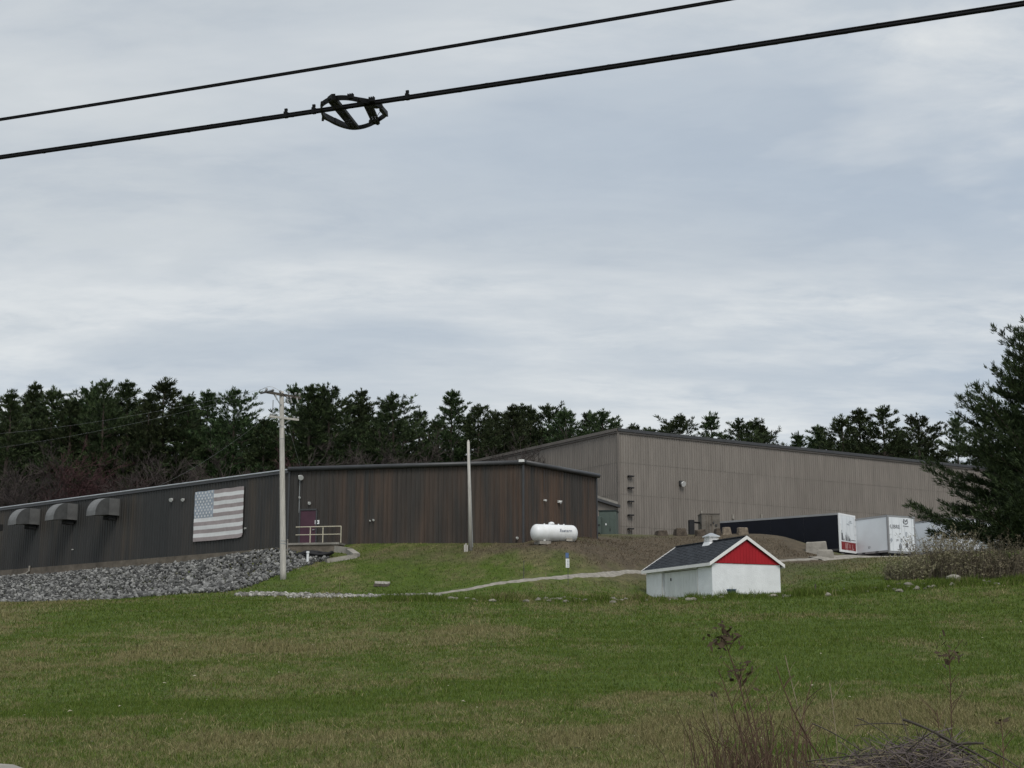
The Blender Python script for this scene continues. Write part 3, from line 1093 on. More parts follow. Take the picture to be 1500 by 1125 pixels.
# right wall direction from the survey of its eave
TR = P(1365, 678, 145.8)
dr2 = TR - K_
dr2.z = 0
dr2.normalize()
tL0 = K_ + dl * 26
tR1 = K_ + dr2 * 50
wTL, wTR = Wall((tL0.x, tL0.y), (K_.x, K_.y)), Wall((K_.x, K_.y), (tR1.x, tR1.y))
tan = empty('warehouse', (K_.x, K_.y, ZTB))
tag(tan, 'tall tan ribbed metal warehouse behind the trailers', 'building')
back = [(tL0.x, tL0.y), (K_.x, K_.y), (tR1.x, tR1.y), ((tR1 + dl * 26).x, (tR1 + dl * 26).y)]
MB().prism(back, ZTB - 0.6, ZTE - 0.05).build('wall', M['tan_trim'], tan)
clad(wTL, ZTB, ZTE - 0.08, 1.1, tan, M['tan_siding'], 0.045, 4, 4, tag_name='tan_siding_left')
clad(wTR, ZTB, ZTE - 0.08, 1.1, tan, M['tan_siding'], 0.045, 4, 4, tag_name='tan_siding_right')
mb = MB()
rc = Vector((sum(p[0] for p in back) / 4, sum(p[1] for p in back) / 4, 0))
mb.add([(x, y, ZTE - 0.02) for x, y in back] + [(rc.x, rc.y, ZTE + 0.25)], [(i, (i + 1) % 4, 4) for i in range(4)])
mb.build('roof', M['roof_dark'], tan)
for w in (wTL, wTR):
    MB().beam(w.pt(-0.2, ZTE, 0.18), w.pt(w.len + 0.2, ZTE, 0.18), 0.30, 0.26).build('eave_trim', M['dark_trim'] if w is wTR else M['tan_trim'], tan)
    MB().beam(w.pt(-0.2, ZTE - 0.2, 0.15), w.pt(w.len + 0.2, ZTE - 0.2, 0.15), 0.16, 0.18).build('fascia', M['tan_trim'], tan)
MB().beam((K_.x, K_.y - 0.12, ZTB), (K_.x, K_.y - 0.12, ZTE - 0.25), 0.24, 0.2).build('corner_trim', M['tan_trim'], tan)
for row in (698, 715, 735, 755, 775):
    s0, z0 = wTR.at_px(917.5, row - 0.3)
    s1, z1 = wTR.at_px(925, row + 0.6)
    mb = MB().beam(wTR.pt(s0, z0, 0.3), wTR.pt(s1, z0, 0.3), 0.28, 0.10)
    mb.beam(wTR.pt(s0 + 0.08, z0 - 0.04, 0.08), wTR.pt(s0 + 0.08, z0 - 0.04, 0.4), 0.06, 0.08)
    mb.build('bracket', M['black'], tan)
s0, z0 = wTR.at_px(995, 708)
mb = MB().box(wTR.pt(s0, z0, 0.22), (0.32, 0.3, 0.4), wTR.ang)
mb.build('flood_light', M['steel_dark'], tan)
MB().lathe(wTR.pt(s0 + 0.1, z0 - 0.05, 0.36), wTR.n + Vector((0.2, 0, -0.5)), [(0, 0.2), (0.2, 0.26)], 10).build('flood_light', M['lamp_white'], tan)
for px, py in ((1072, 757), (1114, 757), (1026, 752)):
    s0, z0 = wTR.at_px(px, py)
    MB().box(wTR.pt(s0, z0, 0.14), (0.16, 0.14, 0.42), wTR.ang).build('dock_light', M['pale_block'], tan)
# small link block beside the corner, with a pale flashing over a dark gutter
la, lb = P(870, 735, 114), P(904, 738, 118.5)
wK = Wall((la.x, la.y), (lb.x, lb.y))
lz1 = P(888, 736, 116).z
mb = MB()
mb.prism([(la.x, la.y), (lb.x, lb.y), (lb.x, lb.y + 6), (la.x, la.y + 6)], ZTB - 1, lz1)
mb.build('link_block', M['tan_trim'], tan)
clad(wK, ZTB - 0.6, lz1 - 0.05, 1.1, tan, M['tan_siding'], 0.04, 4, 1, tag_name='tan_siding_link')
MB().beam(wK.pt(0, lz1 + 0.02, 0.2), wK.pt(wK.len, lz1 - 0.06, 0.2), 0.2, 0.22).build('gutter', M['dark_trim'], tan)
MB().beam(wK.pt(0.05, lz1 + 0.26, 0.05), wK.pt(wK.len - 0.1, lz1 + 0.20, 0.05), 0.1, 0.24).build('flashing', M['pale_block'], tan)

# ------------------------------------------------------------------ green cabinets by the corner
c0 = P(892, 786, 110)
cz = g1(c0.x, c0.y) - 0.1
cab = empty('electrical_cabinet', (c0.x, c0.y, cz))
tag(cab, 'large green electrical cabinet by the corner of the tan warehouse', 'cabinet')
ctop = P(892, 750, 110).z
h = ctop - cz
ra = math.radians(-12)
MB().box((c0.x, c0.y, cz + h / 2), (1.32, 1.3, h), ra).build('body', M['green_box'], cab, bevel=0.02)
MB().box((c0.x, c0.y, cz + h + 0.04), (1.42, 1.4, 0.08), ra).build('lid', M['dark_green'], cab)
fx, fy = math.sin(ra), -math.cos(ra)
sx, sy = math.cos(ra), math.sin(ra)
for k, sgn in enumerate((-0.22, 0.36)):
    MB().box((c0.x + fx * 0.665 + sx * sgn, c0.y + fy * 0.665 + sy * sgn, cz + h * 0.5), (0.78 if k == 0 else 0.34, 0.03, h * 0.9), ra).build('door', M['green_box'], cab)
MB().box((c0.x + fx * 0.69 - sx * 0.12, c0.y + fy * 0.69 - sy * 0.12, cz + h * 0.60), (0.10, 0.02, 0.14), ra).build('sticker', M['white'], cab)
MB().box((c0.x + fx * 0.70 + sx * 0.2, c0.y + fy * 0.70 + sy * 0.2, cz + h * 0.44), (0.05, 0.05, 0.2), ra).build('handle', M['black'], cab)
c1 = P(875.5, 787, 109)
z1_ = g1(c1.x, c1.y) - 0.1
small = empty('electrical_cabinet', (c1.x, c1.y, z1_))
tag(small, 'smaller green cabinet with dark louvers between the dark building and the large cabinet', 'cabinet')
h1 = P(875, 757, 109).z - z1_
MB().box((c1.x, c1.y, z1_ + h1 / 2), (0.60, 0.9, h1), ra).build('body', M['green_box'], small, bevel=0.02)
for k in (0.35, 0.66):
    MB().box((c1.x + fx * 0.46, c1.y + fy * 0.46, z1_ + h1 * k), (0.54, 0.05, 0.09), ra).build('louver', M['black'], small)
c2 = P(867.8, 788, 107)
z2_ = g1(c2.x, c2.y) - 0.1
mb = MB().box((c2.x, c2.y, z2_ + (P(868, 764, 107).z - z2_) / 2), (0.36, 0.6, P(868, 764, 107).z - z2_), ra)
mb.box((c2.x, c2.y, P(868, 764, 107).z + 0.03), (0.42, 0.66, 0.06), ra)
o = mb.build('utility_box', M['dark_green'])
tag(o, 'narrow dark green utility box against the end of the dark building', 'box')

# ------------------------------------------------------------------ concrete landing, railing and clutter at the door
la0, la1 = wF.at_px(432, 793)[0], wF.at_px(507, 797)[0]
land = empty('door_landing', wF.pt((la0 + la1) / 2, ZB - 1.2, 0.8))
tag(land, 'stained concrete landing below the maroon door', 'landing')
q = [wF.pt(la0, ZB + 0.03, 0.1), wF.pt(la1, ZB + 0.03, 0.1), wF.pt(la1, ZB + 0.03, 1.5), wF.pt(la0, ZB + 0.03, 1.5)]
MB().extrude(q, (0, 0, 0.13)).build('slab', M['concrete'], land)
q = [wF.pt(la0 + 0.05, ZB - 1.6, 0.11), wF.pt(la1 - 0.05, ZB - 1.6, 0.11), wF.pt(la1 - 0.05, ZB - 1.6, 1.42), wF.pt(la0 + 0.05, ZB - 1.6, 1.42)]
MB().extrude(q, (0, 0, 1.625)).build('retaining_wall', M['concrete_brown'], land)
# sloped wing footing on its right-hand end
a = wF.pt(la1 - 0.2, ZB + 0.05, 1.3)
wing = MB()
p1, p2, p3 = P(512, 803, 90.3), P(522, 813, 88.4), P(478, 822, 87.6)
for q1, q2, ht in ((a, p1, 0.5), (p1, p2, 0.4), (p2, p3, 0.34)):
    z1a, z2a = g1(q1.x, q1.y), g1(q2.x, q2.y)
    wing.beam((q1.x, q1.y, max(z1a + 0.05, 0)), (q2.x, q2.y, z2a + 0.05), 0.45, ht)
wing.build('wing_footing', M['pale_block'], land)
rail = empty('handrail', wF.pt((la0 + la1) / 2, ZB + 0.16, 1.35))
tag(rail, 'cream pipe handrail along the landing in front of the maroon door', 'railing')
rs0, rs1 = wF.at_px(433.5, 770, 1.35)[0], wF.at_px(500, 770, 1.35)[0]
zt_ = wF.at_px(470, 771.5, 1.35)[1]
zm_ = wF.at_px(470, 783, 1.35)[1]
MB().tube([wF.pt(rs0, zt_, 1.35), wF.pt(rs1, zt_, 1.35)], 0.035, 8).build('top_rail', M['rail'], rail)
MB().tube([wF.pt(rs0, zm_, 1.35), wF.pt(rs1, zm_, 1.35)], 0.03, 8).build('mid_rail', M['rail'], rail)
for px in (454.5, 473, 499.5):
    s = wF.at_px(px, 780, 1.35)[0]
    MB().tube([wF.pt(s, ZB + 0.14, 1.35), wF.pt(s, zt_, 1.35)], 0.035, 8).build('post', M['rail'], rail)
pv = P(450.5, 826, 87.5)
pg = g1(pv.x, pv.y)
mb = MB().lathe((pv.x, pv.y, pg - 0.1), (0, 0, 1), [(0, 0.075), (P(450, 809, 87.5).z - pg + 0.05, 0.075), (P(450, 809, 87.5).z - pg + 0.05, 0.10), (P(450, 807.5, 87.5).z - pg + 0.1, 0.10)], 12)
tag(mb.build('vent_pipe', M['white']), 'short upright white plastic pipe at the edge of the stone bank', 'pipe')
pv = P(421, 806, 90.5)
pg = g1(pv.x, pv.y)
mb = MB().tube([(pv.x, pv.y, pg - 0.1), (pv.x, pv.y, pg + 0.95)], 0.035, 8)
mb.tube([(pv.x, pv.y, pg + 0.95), (pv.x - 0.02, pv.y - 0.02, pg + 1.02)], 0.05, 8)
tag(mb.build('marker_post', M['pale_block']), 'thin pale post beside the tall utility pole', 'post')
# coil of black drain hose lying on the bank
hc = P(462, 802, 90.0)
hp_ = []
r2 = random.Random(4)
for k in range(70):
    a = k * 0.36
    rr = 0.35 + 0.25 * math.sin(k * 0.21)
    x, y = hc.x + rr * 2.0 * math.cos(a), hc.y - 0.2 + rr * 0.7 * math.sin(a)
    hp_.append((x, y, g1(x, y) + 0.16 + 0.05 * (k / 24.0) + 0.05 * math.sin(k * 1.3)))
tag(MB().tube(hp_, 0.09, 6).build('drain_hose', M['black'], smooth=True), 'tangle of black drain hose on the stones below the landing', 'hose')

# ------------------------------------------------------------------ poles
def utility_pole():
    b = P(415, 849, 82)
    t = P(412.5, 573.5, 82)
    z0_ = g1(b.x, b.y)
    root = empty('utility_pole', (b.x, b.y, z0_))
    tag(root, 'tall pale wooden utility pole with crossarms in front of the dark building', 'utility pole')
    n_ = 14
    path = [(b.x + (t.x - b.x) * i / n_, b.y, z0_ - 0.3 + (t.z - z0_ + 0.3) * i / n_) for i in range(n_ + 1)]
    MB().tube(path, [0.185 - 0.055 * i / n_ for i in range(n_ + 1)], 12).build('shaft', M['wood_grey'], root, smooth=True)
    za, zb = P(413, 579, 82).z, P(413, 612.5, 82).z
    a0, a1 = P(389, 577.5, 81.3), P(441, 580, 83.0)
    arm = MB().beam((a0.x, a0.y - 0.2, za + 0.04), (a1.x, a1.y - 0.2, za - 0.02), 0.12, 0.14).build('crossarm', M['wood_dark'], root)
    for f_ in (0.04, 0.22, 0.42, 0.66, 0.86, 0.97):
        x, y = a0.x + (a1.x - a0.x) * f_, a0.y - 0.2 + (a1.y - a0.y) * f_
        MB().lathe((x, y, za + 0.06), (0, 0, 1), [(0, 0.03), (0.08, 0.03), (0.08, 0.075), (0.14, 0.06), (0.15, 0.085), (0.21, 0.04)], 8).build('insulator', M['porcelain'], arm)
    # cut-outs hanging under the arm and a lightning arrester out on its tip
    for f_, l_ in ((0.30, 0.34), (0.62, 0.5), (0.72, 0.42), (0.9, 0.36)):
        x, y = a0.x + (a1.x - a0.x) * f_, a0.y - 0.28 + (a1.y - a0.y) * f_
        MB().tube([(x, y, za - 0.06), (x + 0.05, y - 0.06, za - 0.06 - l_ * 0.5), (x + 0.10, y - 0.04, za - l_)], [0.05, 0.035, 0.06], 8).build('cutout', M['porcelain'], arm)
    MB().beam((a0.x - 0.28, a0.y - 0.2, za - 0.06), (a0.x + 0.5, a0.y - 0.24, za + 0.10), 0.1, 0.09).build('arm_extension', M['steel_dark'], arm)
    for sgn, q in ((1, 0.75), (-1, 0.25)):
        x, y = a0.x + (a1.x - a0.x) * q, a0.y - 0.2 + (a1.y - a0.y) * q
        MB().beam((x, y - 0.02, za - 0.04), (t.x, t.y - 0.16, za - 0.62), 0.03, 0.05).build('brace', M['galv'], root)
    b0, b1 = P(396, 612, 81.6), P(438, 613.5, 82.8)
    low = MB().beam((b0.x, b0.y - 0.2, zb), (b1.x, b1.y - 0.2, zb), 0.10, 0.12).build('crossarm', M['wood_grey'], root)
    for f_ in (0.03, 0.12, 0.85, 0.98):
        x, y = b0.x + (b1.x - b0.x) * f_, b0.y - 0.2 + (b1.y - b0.y) * f_
        MB().lathe((x, y, zb + 0.04), (0, 0, 1), [(0, 0.03), (0.06, 0.07), (0.14, 0.05)], 8).build('insulator', M['porcelain'], low)
    x = P(400.5, 600, 81.8)
    MB().tube([(x.x, x.y - 0.2, zb + 0.05), (x.x, x.y - 0.2, P(400, 587, 81.8).z)], 0.03, 6).build('riser', M['galv'], root)
    MB().beam((b1.x - 0.5, b1.y - 0.2, zb - 0.02), (t.x, t.y - 0.16, zb - 0.45), 0.03, 0.05).build('brace', M['galv'], root)
    # loop of tap wire over the arm
    pts_ = [(t.x + 0.1 + 1.0 * k / 10, t.y - 0.3, za + 0.08 - 0.45 * math.sin(math.pi * k / 10) + 0.02 * k) for k in range(11)]
    MB().tube(pts_, 0.02, 5).build('tap_wire', M['cable'], root)
    pts_ = [(t.x - 1.35 + 1.4 * k / 10, t.y - 0.3, za + 0.12 + 0.34 * math.sin(math.pi * k / 10)) for k in range(11)]
    MB().tube(pts_, 0.013, 5).build('tap_wire', M['galv'], root)
    # metal bands round the shaft
    for hh_ in (2.0, 2.15, 8.1, 8.8):
        MB().lathe((b.x + (t.x - b.x) * hh_ / 10.7, b.y, z0_ + hh_), (0, 0, 1), [(0, 0.19 - 0.055 * hh_ / 10.7), (0.05, 0.19 - 0.055 * hh_ / 10.7)], 12).build('band', M['galv'], root)
    return a0, a1, za, zb, b0, t


pa0, pa1, pza, pzb, pb0, ptop = utility_pole()


def wire(a, b, sag, r_, label, mat, name='service_wire'):
    a, b = Vector(a), Vector(b)
    pts_ = []
    for k in range(25):
        f_ = k / 24
        p_ = a.lerp(b, f_)
        p_.z -= sag * 4 * f_ * (1 - f_)
        pts_.append(p_)
    return tag(MB().tube(pts_, r_, 5).build(name, mat), label, 'wire', 'wires from the tall utility pole')


far1 = wL.pt(wL.at_px(60, 735)[0], ZE + 0.15, -4)
wire((pa0.x + 0.1, pa0.y - 0.2, pza + 0.25), P(-160, 640, 128), 0.9, 0.0045, 'topmost thin wire running from the pole top over the trees', M['galv'])
wire((pa0.x + 0.6, pa0.y - 0.2, pza + 0.25), P(-160, 668, 128), 0.9, 0.0045, 'thin wire below the topmost one, from the pole crossarm over the trees', M['galv'])
wire((pb0.x, pb0.y - 0.2, pzb + 0.15), wL.pt(wL.at_px(235, 712)[0], ZE + 0.06, 0.2), 0.35, 0.006, 'thin wire dropping from the lower crossarm to the dark building roof edge', M['galv'])
wire((ptop.x + 0.1, ptop.y - 0.1, pza - 0.35), wF.pt(0.8, ZE + 0.15, 0.2), 0.15, 0.012, 'guy wire slanting from the pole top down to the near roof corner', M['galv'])

b = P(689.5, 798, 88.2)
t = P(686, 647, 88.2)
z0 = g1(b.x, b.y)
pole2 = empty('wooden_pole', (b.x, b.y, z0))
tag(pole2, 'bare leaning pale pole without crossarms in front of the dark building', 'pole')
MB().tube([(b.x, b.y, z0 - 0.3), ((b.x + t.x) / 2 + 0.015, b.y, (z0 + t.z) / 2), (t.x, t.y, t.z)], [0.135, 0.11, 0.085], 12).build('shaft', M['wood_grey'], pole2, smooth=True)
MB().lathe((t.x, t.y, t.z - 0.02), (0, 0, 1), [(0, 0.07), (0.08, 0.06), (0.14, 0.015)], 8).build('cap', M['wood_grey'], pole2)
MB().beam((t.x + 0.09, t.y - 0.05, t.z - 0.5), (b.x + 0.13, b.y - 0.08, z0 + 0.2), 0.03, 0.03, up=(0, 1, 0)).build('conduit', M['galv'], pole2)
sb_ = P(683, 798, 88)
mb = MB()
for k, (dx, hh_) in enumerate(((-0.10, 0.42), (-0.02, 0.50), (0.06, 0.40))):
    mb.box((sb_.x + dx, sb_.y, g1(sb_.x, sb_.y) + hh_ / 2 - 0.05), (0.075, 0.12, hh_ + 0.1), 0.1 * k)
tag(mb.build('pole_stub', M['wood_grey']), 'short splintered pale stub at the foot of the leaning pole', 'post')

# ------------------------------------------------------------------ text helper
def text_mesh(s, size, extrude=0.004):
    cu = bpy.data.curves.new('lettering', 'FONT')
    cu.body = s
    cu.size = size
    cu.extrude = extrude
    cu.align_x = 'CENTER'
    cu.align_y = 'CENTER'
    cu.resolution_u = 2
    ob = bpy.data.objects.new('lettering', cu)
    COL.objects.link(ob)
    dg = bpy.context.evaluated_depsgraph_get()
    me = bpy.data.meshes.new_from_object(ob.evaluated_get(dg))
    bpy.data.objects.remove(ob)
    bpy.data.curves.remove(cu)
    return me


def put_text(s, size, loc, right, up, mat, parent, name='lettering', bold=0.0):
    me = text_mesh(s, size)
    me.materials.clear()
    me.materials.append(mat)
    right, up = Vector(right).normalized(), Vector(up).normalized()
    nrm = right.cross(up)
    if bold:
        up2 = up
        co = [v.co.copy() for v in me.vertices]
    o_ = bpy.data.objects.new(name, me)
    COL.objects.link(o_)
    off = Vector((0, 0, 0))
    p_ = parent
    while p_ is not None:
        off += p_.location
        p_ = p_.parent
    o_.parent = parent
    m_ = Matrix((right, up, nrm)).transposed().to_4x4()
    m_.translation = Vector(loc) - off
    o_.matrix_local = m_
    return o_


# ------------------------------------------------------------------ propane tank
ta, tb = P(779, 781, 87.6), P(844, 782.5, 88.6)
tr = 0.535
tcz = (g1((ta.x + tb.x) / 2, (ta.y + tb.y) / 2)) + 0.22 + tr
zA = P(779, 780.3, 87.6).z
zB_ = P(844, 782.2, 88.6).z
ta.z, tb.z = zA, zB_
ax = (tb - ta)
Lt = ax.length
ax.normalize()
tank = empty('propane_tank', ((ta.x + tb.x) / 2, (ta.y + tb.y) / 2, zA - tr - 0.15))
tag(tank, 'white horizontal propane tank with dark lettering on the bank by the dark building', 'tank')
prof = []
for k in range(9):
    a = math.pi / 2 * k / 8
    prof.append((-0.05 - 0.36 * math.cos(a) + 0.36, tr * math.sin(a) + 0.002))
prof2 = [(d, r_) for d, r_ in prof] + [(Lt - d, r_) for d, r_ in reversed(prof)]
MB().lathe(ta, ax, prof2, 28).build('shell', M['tank'], tank, smooth=True)
for f_ in (0.32, 0.68):
    p_ = ta + ax * Lt * f_
    MB().lathe(p_ - ax * 0.01, ax, [(0, tr + 0.004), (0.025, tr + 0.004)], 28).build('weld_band', M['tank'], tank, smooth=True)
p_ = ta + ax * Lt * 0.44
MB().lathe(p_ + Vector((0, 0, tr - 0.03)), (0, 0, 1), [(0, 0.19), (0.12, 0.19), (0.16, 0.15), (0.2, 0.05)], 14).build('dome_cover', M['tank'], tank, smooth=True)
for f_ in (0.28, 0.60, 0.72):
    p_ = ta + ax * Lt * f_
    MB().lathe(p_ + Vector((0, 0, tr - 0.02)), (0, 0, 1), [(0, 0.05), (0.07, 0.05), (0.08, 0.02)], 8).build('fitting', M['tank'], tank)
for f_ in (0.24, 0.78):
    p_ = ta + ax * Lt * f_
    gzz = g1(p_.x, p_.y)
    MB().box((p_.x, p_.y, (gzz - 0.15 + p_.z - tr * 0.8) / 2), (0.14, 0.7, max(0.3, p_.z - tr * 0.8 - gzz + 0.15)), math.atan2(ax.y, ax.x)).build('leg', M['dirty_white'], tank)
    MB().box((p_.x, p_.y, gzz + 0.02), (0.75 if f_ < 0.5 else 0.4, 1.0, 0.2), math.atan2(ax.y, ax.x)).build('pad', M['pale_block'], tank)
side = Vector((ax.y, -ax.x, 0)).normalized()
lp = ta + ax * Lt * 0.70
el = math.radians(14)
nn = (side * math.cos(el) + Vector((0, 0, math.sin(el))))
put_text('Eastern', 0.27, lp + nn * (tr + 0.008), ax, nn.cross(ax), M['ink_blue'], tank)
put_text('.', 0.27, ta + ax * Lt * 0.545 + nn * (tr + 0.008), ax, nn.cross(ax), M['ink_light'], tank)

# ------------------------------------------------------------------ white shed
aS = math.radians(24)
S1 = P(1044, 873, 77)
eR, eL = Vector((math.cos(aS), math.sin(aS), 0)), Vector((-math.sin(aS), math.cos(aS), 0))
WG, LG = 4.38, 7.2
zs0 = 4.95
zs1 = P(1044, 824.5, 77).z
zsr = P(1093, 789.5, 77.9).z
shed = empty('shed', (S1.x, S1.y, zs0))
tag(shed, 'small white painted shed with red gable and dark shingle roof', 'shed')


def SP_(r_, l_, z, o=0.0):
    """shed point: r along the gable, l along the long side"""
    p_ = S1 + eR * r_ + eL * l_
    return Vector((p_.x, p_.y, z))


# side wall with a door opening
d0, d1, dzt = 1.5, 5.3, zs0 + 2.04
mb = MB()
T = 0.2
for l0, l1, z0_, z1__ in ((0.0, d0, zs0, zs1), (d1, LG, zs0, zs1), (d0, d1, dzt, zs1)):
    mb.add([SP_(0, l0, z0_), SP_(0, l1, z0_), SP_(0, l1, z1__), SP_(0, l0, z1__), SP_(T, l0, z0_), SP_(T, l1, z0_), SP_(T, l1, z1__), SP_(T, l0, z1__)],
           [(0, 3, 2, 1), (4, 5, 6, 7), (0, 4, 7, 3), (1, 2, 6, 5), (0, 1, 5, 4), (3, 7, 6, 2)])
mb.build('side_wall', M['shed_white'], shed)
MB().extrude([SP_(T + 0.002, 0, zs0), SP_(WG, 0, zs0), SP_(WG, 0, zs1), SP_(T + 0.002, 0, zs1)], eL * T).build('front_wall', M['shed_white'], shed)
MB().extrude([SP_(T + 0.002, LG, zs0), SP_(WG, LG, zs0), SP_(WG, LG, zs1), SP_(T + 0.002, LG, zs1)], -eL * T).build('back_wall', M['shed_white'], shed)
MB().extrude([SP_(WG - T, T + 0.002, zs0), SP_(WG - T, LG - T - 0.002, zs0), SP_(WG - T, LG - T - 0.002, zs1), SP_(WG - T, T + 0.002, zs1)], eR * (T - 0.003)).build('far_side_wall', M['shed_white'], shed)
for l_, s_ in ((0.0, 1), (LG, -1)):
    g_ = MB().extrude([SP_(-0.02, l_ - 0.03 * s_, zs1 + 0.005), SP_(WG + 0.02, l_ - 0.03 * s_, zs1 + 0.005), SP_(WG / 2, l_ - 0.03 * s_, zsr - 0.08)], eL * (0.12 * s_))
    go = g_.build('gable', M['red'], shed)
    # vertical boards of the gable: battens
nb = 22
for k in range(nb):
    r_ = (k + 0.5) * WG / nb
    top = zs1 + 0.02 + (zsr - 0.10 - zs1) * (1 - abs(r_ - WG / 2) / (WG / 2)) - 0.12
    if top - zs1 > 0.12:
        MB().beam(SP_(r_, -0.035, zs1 + 0.02), SP_(r_, -0.035, top), WG / nb - 0.012, 0.016, up=(eL.x, eL.y, 0)).build('board', M['red'], shed)
# double door of vertical boards, set back in the opening
for k, (l0, l1) in enumerate(((d0 + 0.05, (d0 + d1) / 2 - 0.25), ((d0 + d1) / 2 - 0.25, d1 - 0.75), (d1 - 0.75, d1 - 0.05))):
    dr_ = MB().extrude([SP_(0.10, l0 + 0.012, zs0 + 0.02), SP_(0.10, l1 - 0.012, zs0 + 0.02), SP_(0.10, l1 - 0.012, dzt - 0.03), SP_(0.10, l0 + 0.012, dzt - 0.03)], eR * 0.05).build('door', M['door_white'], shed)
    nbd = max(2, round((l1 - l0) / 0.30))
    for j in range(nbd):
        ll = l0 + (j + 0.5) * (l1 - l0) / nbd
        MB().beam(SP_(0.092, ll, zs0 + 0.03), SP_(0.092, ll, dzt - 0.04), (l1 - l0) / nbd - 0.02, 0.02, up=(eR.x, eR.y, 0)).build('board', M['door_white'], dr_)
    if k == 1:
        MB().box(SP_(0.06, l0 + 0.12, zs0 + 0.55), (0.05, 0.12, 0.06), aS).build('handle', M['black'], dr_)
        for zz_ in (0.3, 1.6):
            MB().box(SP_(0.07, l1 - 0.05, zs0 + zz_), (0.03, 0.09, 0.16), aS).build('hinge', M['black'], dr_)
mb = MB().beam(SP_(-0.012, d0 - 0.05, dzt + 0.04), SP_(-0.012, d1 + 0.05, dzt + 0.04), 0.05, 0.09)
mb.beam(SP_(-0.012, d0 - 0.03, zs0), SP_(-0.012, d0 - 0.03, dzt), 0.07, 0.05, up=(eR.x, eR.y, 0))
mb.beam(SP_(-0.012, d1 + 0.03, zs0), SP_(-0.012, d1 + 0.03, dzt), 0.07, 0.05, up=(eR.x, eR.y, 0))
mb.build('door_frame', M['dirty_white'], shed)
# roof: two slopes of shingle courses
OV, OE = 0.14, 0.20
slope = (zsr - zs1) / (WG / 2)


def roof_pt(r_, l_, lift=0.0):
    rr = r_ if r_ <= WG / 2 else WG - r_
    return SP_(r_, l_, zs1 + slope * rr + 0.05 + lift)


for sgn in (0, 1):
    q0 = -OE if sgn == 0 else WG + OE
    deck = MB().extrude([roof_pt(q0, -OV), roof_pt(q0, LG + OV), roof_pt(WG / 2, LG + OV), roof_pt(WG / 2, -OV)], (0, 0, 0.07)).build('roof_slope', M['shingle'], shed)
    ncou, ncol = 13, 22
    span = WG / 2 + OE
    base_me = None
    for c in range(ncou):
        for j in range(-1, ncol):
            f0, f1 = c / ncou, (c + 1.06) / ncou
            w_ = (LG + 2 * OV) / ncol
            l0 = -OV + (j + (0.5 if c % 2 else 0.0)) * w_
            l1 = min(l0 + w_ - 0.012, LG + OV)
            l0 = max(l0, -OV)
            if l1 - l0 < 0.05:
                continue
            ra_, rb_ = (q0 + span * f0, q0 + span * min(f1, 1)) if sgn == 0 else (q0 - span * f0, q0 - span * min(f1, 1))
            j1 = 0.004 * ((c * 7 + j * 13) % 5)
            a_, b2, c_, d_ = roof_pt(ra_, l0, 0.092 + j1), roof_pt(ra_, l1, 0.092 + j1), roof_pt(rb_, l1, 0.076), roof_pt(rb_, l0, 0.076)
            if sgn == 0:
                MB().add([a_, b2, c_, d_, a_ - Vector((0, 0, 0.02)), b2 - Vector((0, 0, 0.02))], [(0, 3, 2, 1), (0, 1, 5, 4), (0, 4, 3), (1, 2, 5)]).build('shingle', M['shingle'], deck)
            elif j % 4 == 0 and c % 4 == 0:
                pass
MB().beam(roof_pt(WG / 2, -OV, 0.10), roof_pt(WG / 2, LG + OV, 0.10), 0.24, 0.05).build('ridge_cap', M['shingle'], shed)
# white trim boards: eave fascia and gable rakes
for r_ in (-OE, WG + OE):
    MB().beam(roof_pt(-OE, -OV, 0.0) if r_ < 0 else SP_(WG + OE, -OV, zs1 - slope * OE + 0.05), roof_pt(-OE, LG + OV, 0.0) if r_ < 0 else SP_(WG + OE, LG + OV, zs1 - slope * OE + 0.05), 0.045, 0.17).build('fascia', M['trim_white'], shed)
zE_ = zs1 - slope * OE
for l_ in (-OV - 0.025, LG + OV + 0.025):
    for q0 in (-OE - 0.02, WG + OE + 0.02):
        a_ = SP_(q0, l_, zE_ + 0.02)
        b2 = SP_(WG / 2, l_, zsr + 0.02)
        MB().extrude([a_ + Vector((0, 0, 0.13)), b2 + Vector((0, 0, 0.15)), b2 - Vector((0, 0, 0.04)), a_ - Vector((0, 0, 0.05))], eL * 0.04).build('rake_board', M['trim_white'], shed)
# soffit under the gable overhang
# cupola on the ridge
cc = SP_(WG / 2, LG / 2 - 0.1, zsr)
cup = empty('cupola', cc - shed.location)
cup.parent = shed


def frustum(mb_, c_, z0_, z1__, a_, b_):
    pts_ = []
    for z_, w_ in ((z0_, a_), (z1__, b_)):
        for x_, y_ in ((-1, -1), (1, -1), (1, 1), (-1, 1)):
            p_ = c_ + eR * (x_ * w_) + eL * (y_ * w_)
            pts_.append((p_.x, p_.y, z_))
    mb_.add(pts_, [(3, 2, 1, 0), (4, 5, 6, 7), (0, 1, 5, 4), (1, 2, 6, 5), (2, 3, 7, 6), (3, 0, 4, 7)])
    return mb_


frustum(MB(), cc, zsr - 0.34, zsr + 0.10, 0.47, 0.31).build('base', M['white'], cup)
frustum(MB(), cc, zsr + 0.10, zsr + 0.38, 0.29, 0.27).build('vent_box', M['white'], cup)
for k in range(3):
    frustum(MB(), cc, zsr + 0.15 + 0.07 * k, zsr + 0.185 + 0.07 * k, 0.32, 0.285).build('louver', M['trim_white'], cup)
frustum(MB(), cc, zsr + 0.38, zsr + 0.43, 0.36, 0.37).build('cornice', M['white'], cup)
frustum(MB(), cc, zsr + 0.43, zsr + 0.62, 0.37, 0.05).build('cap', M['galv_edge'], cup)
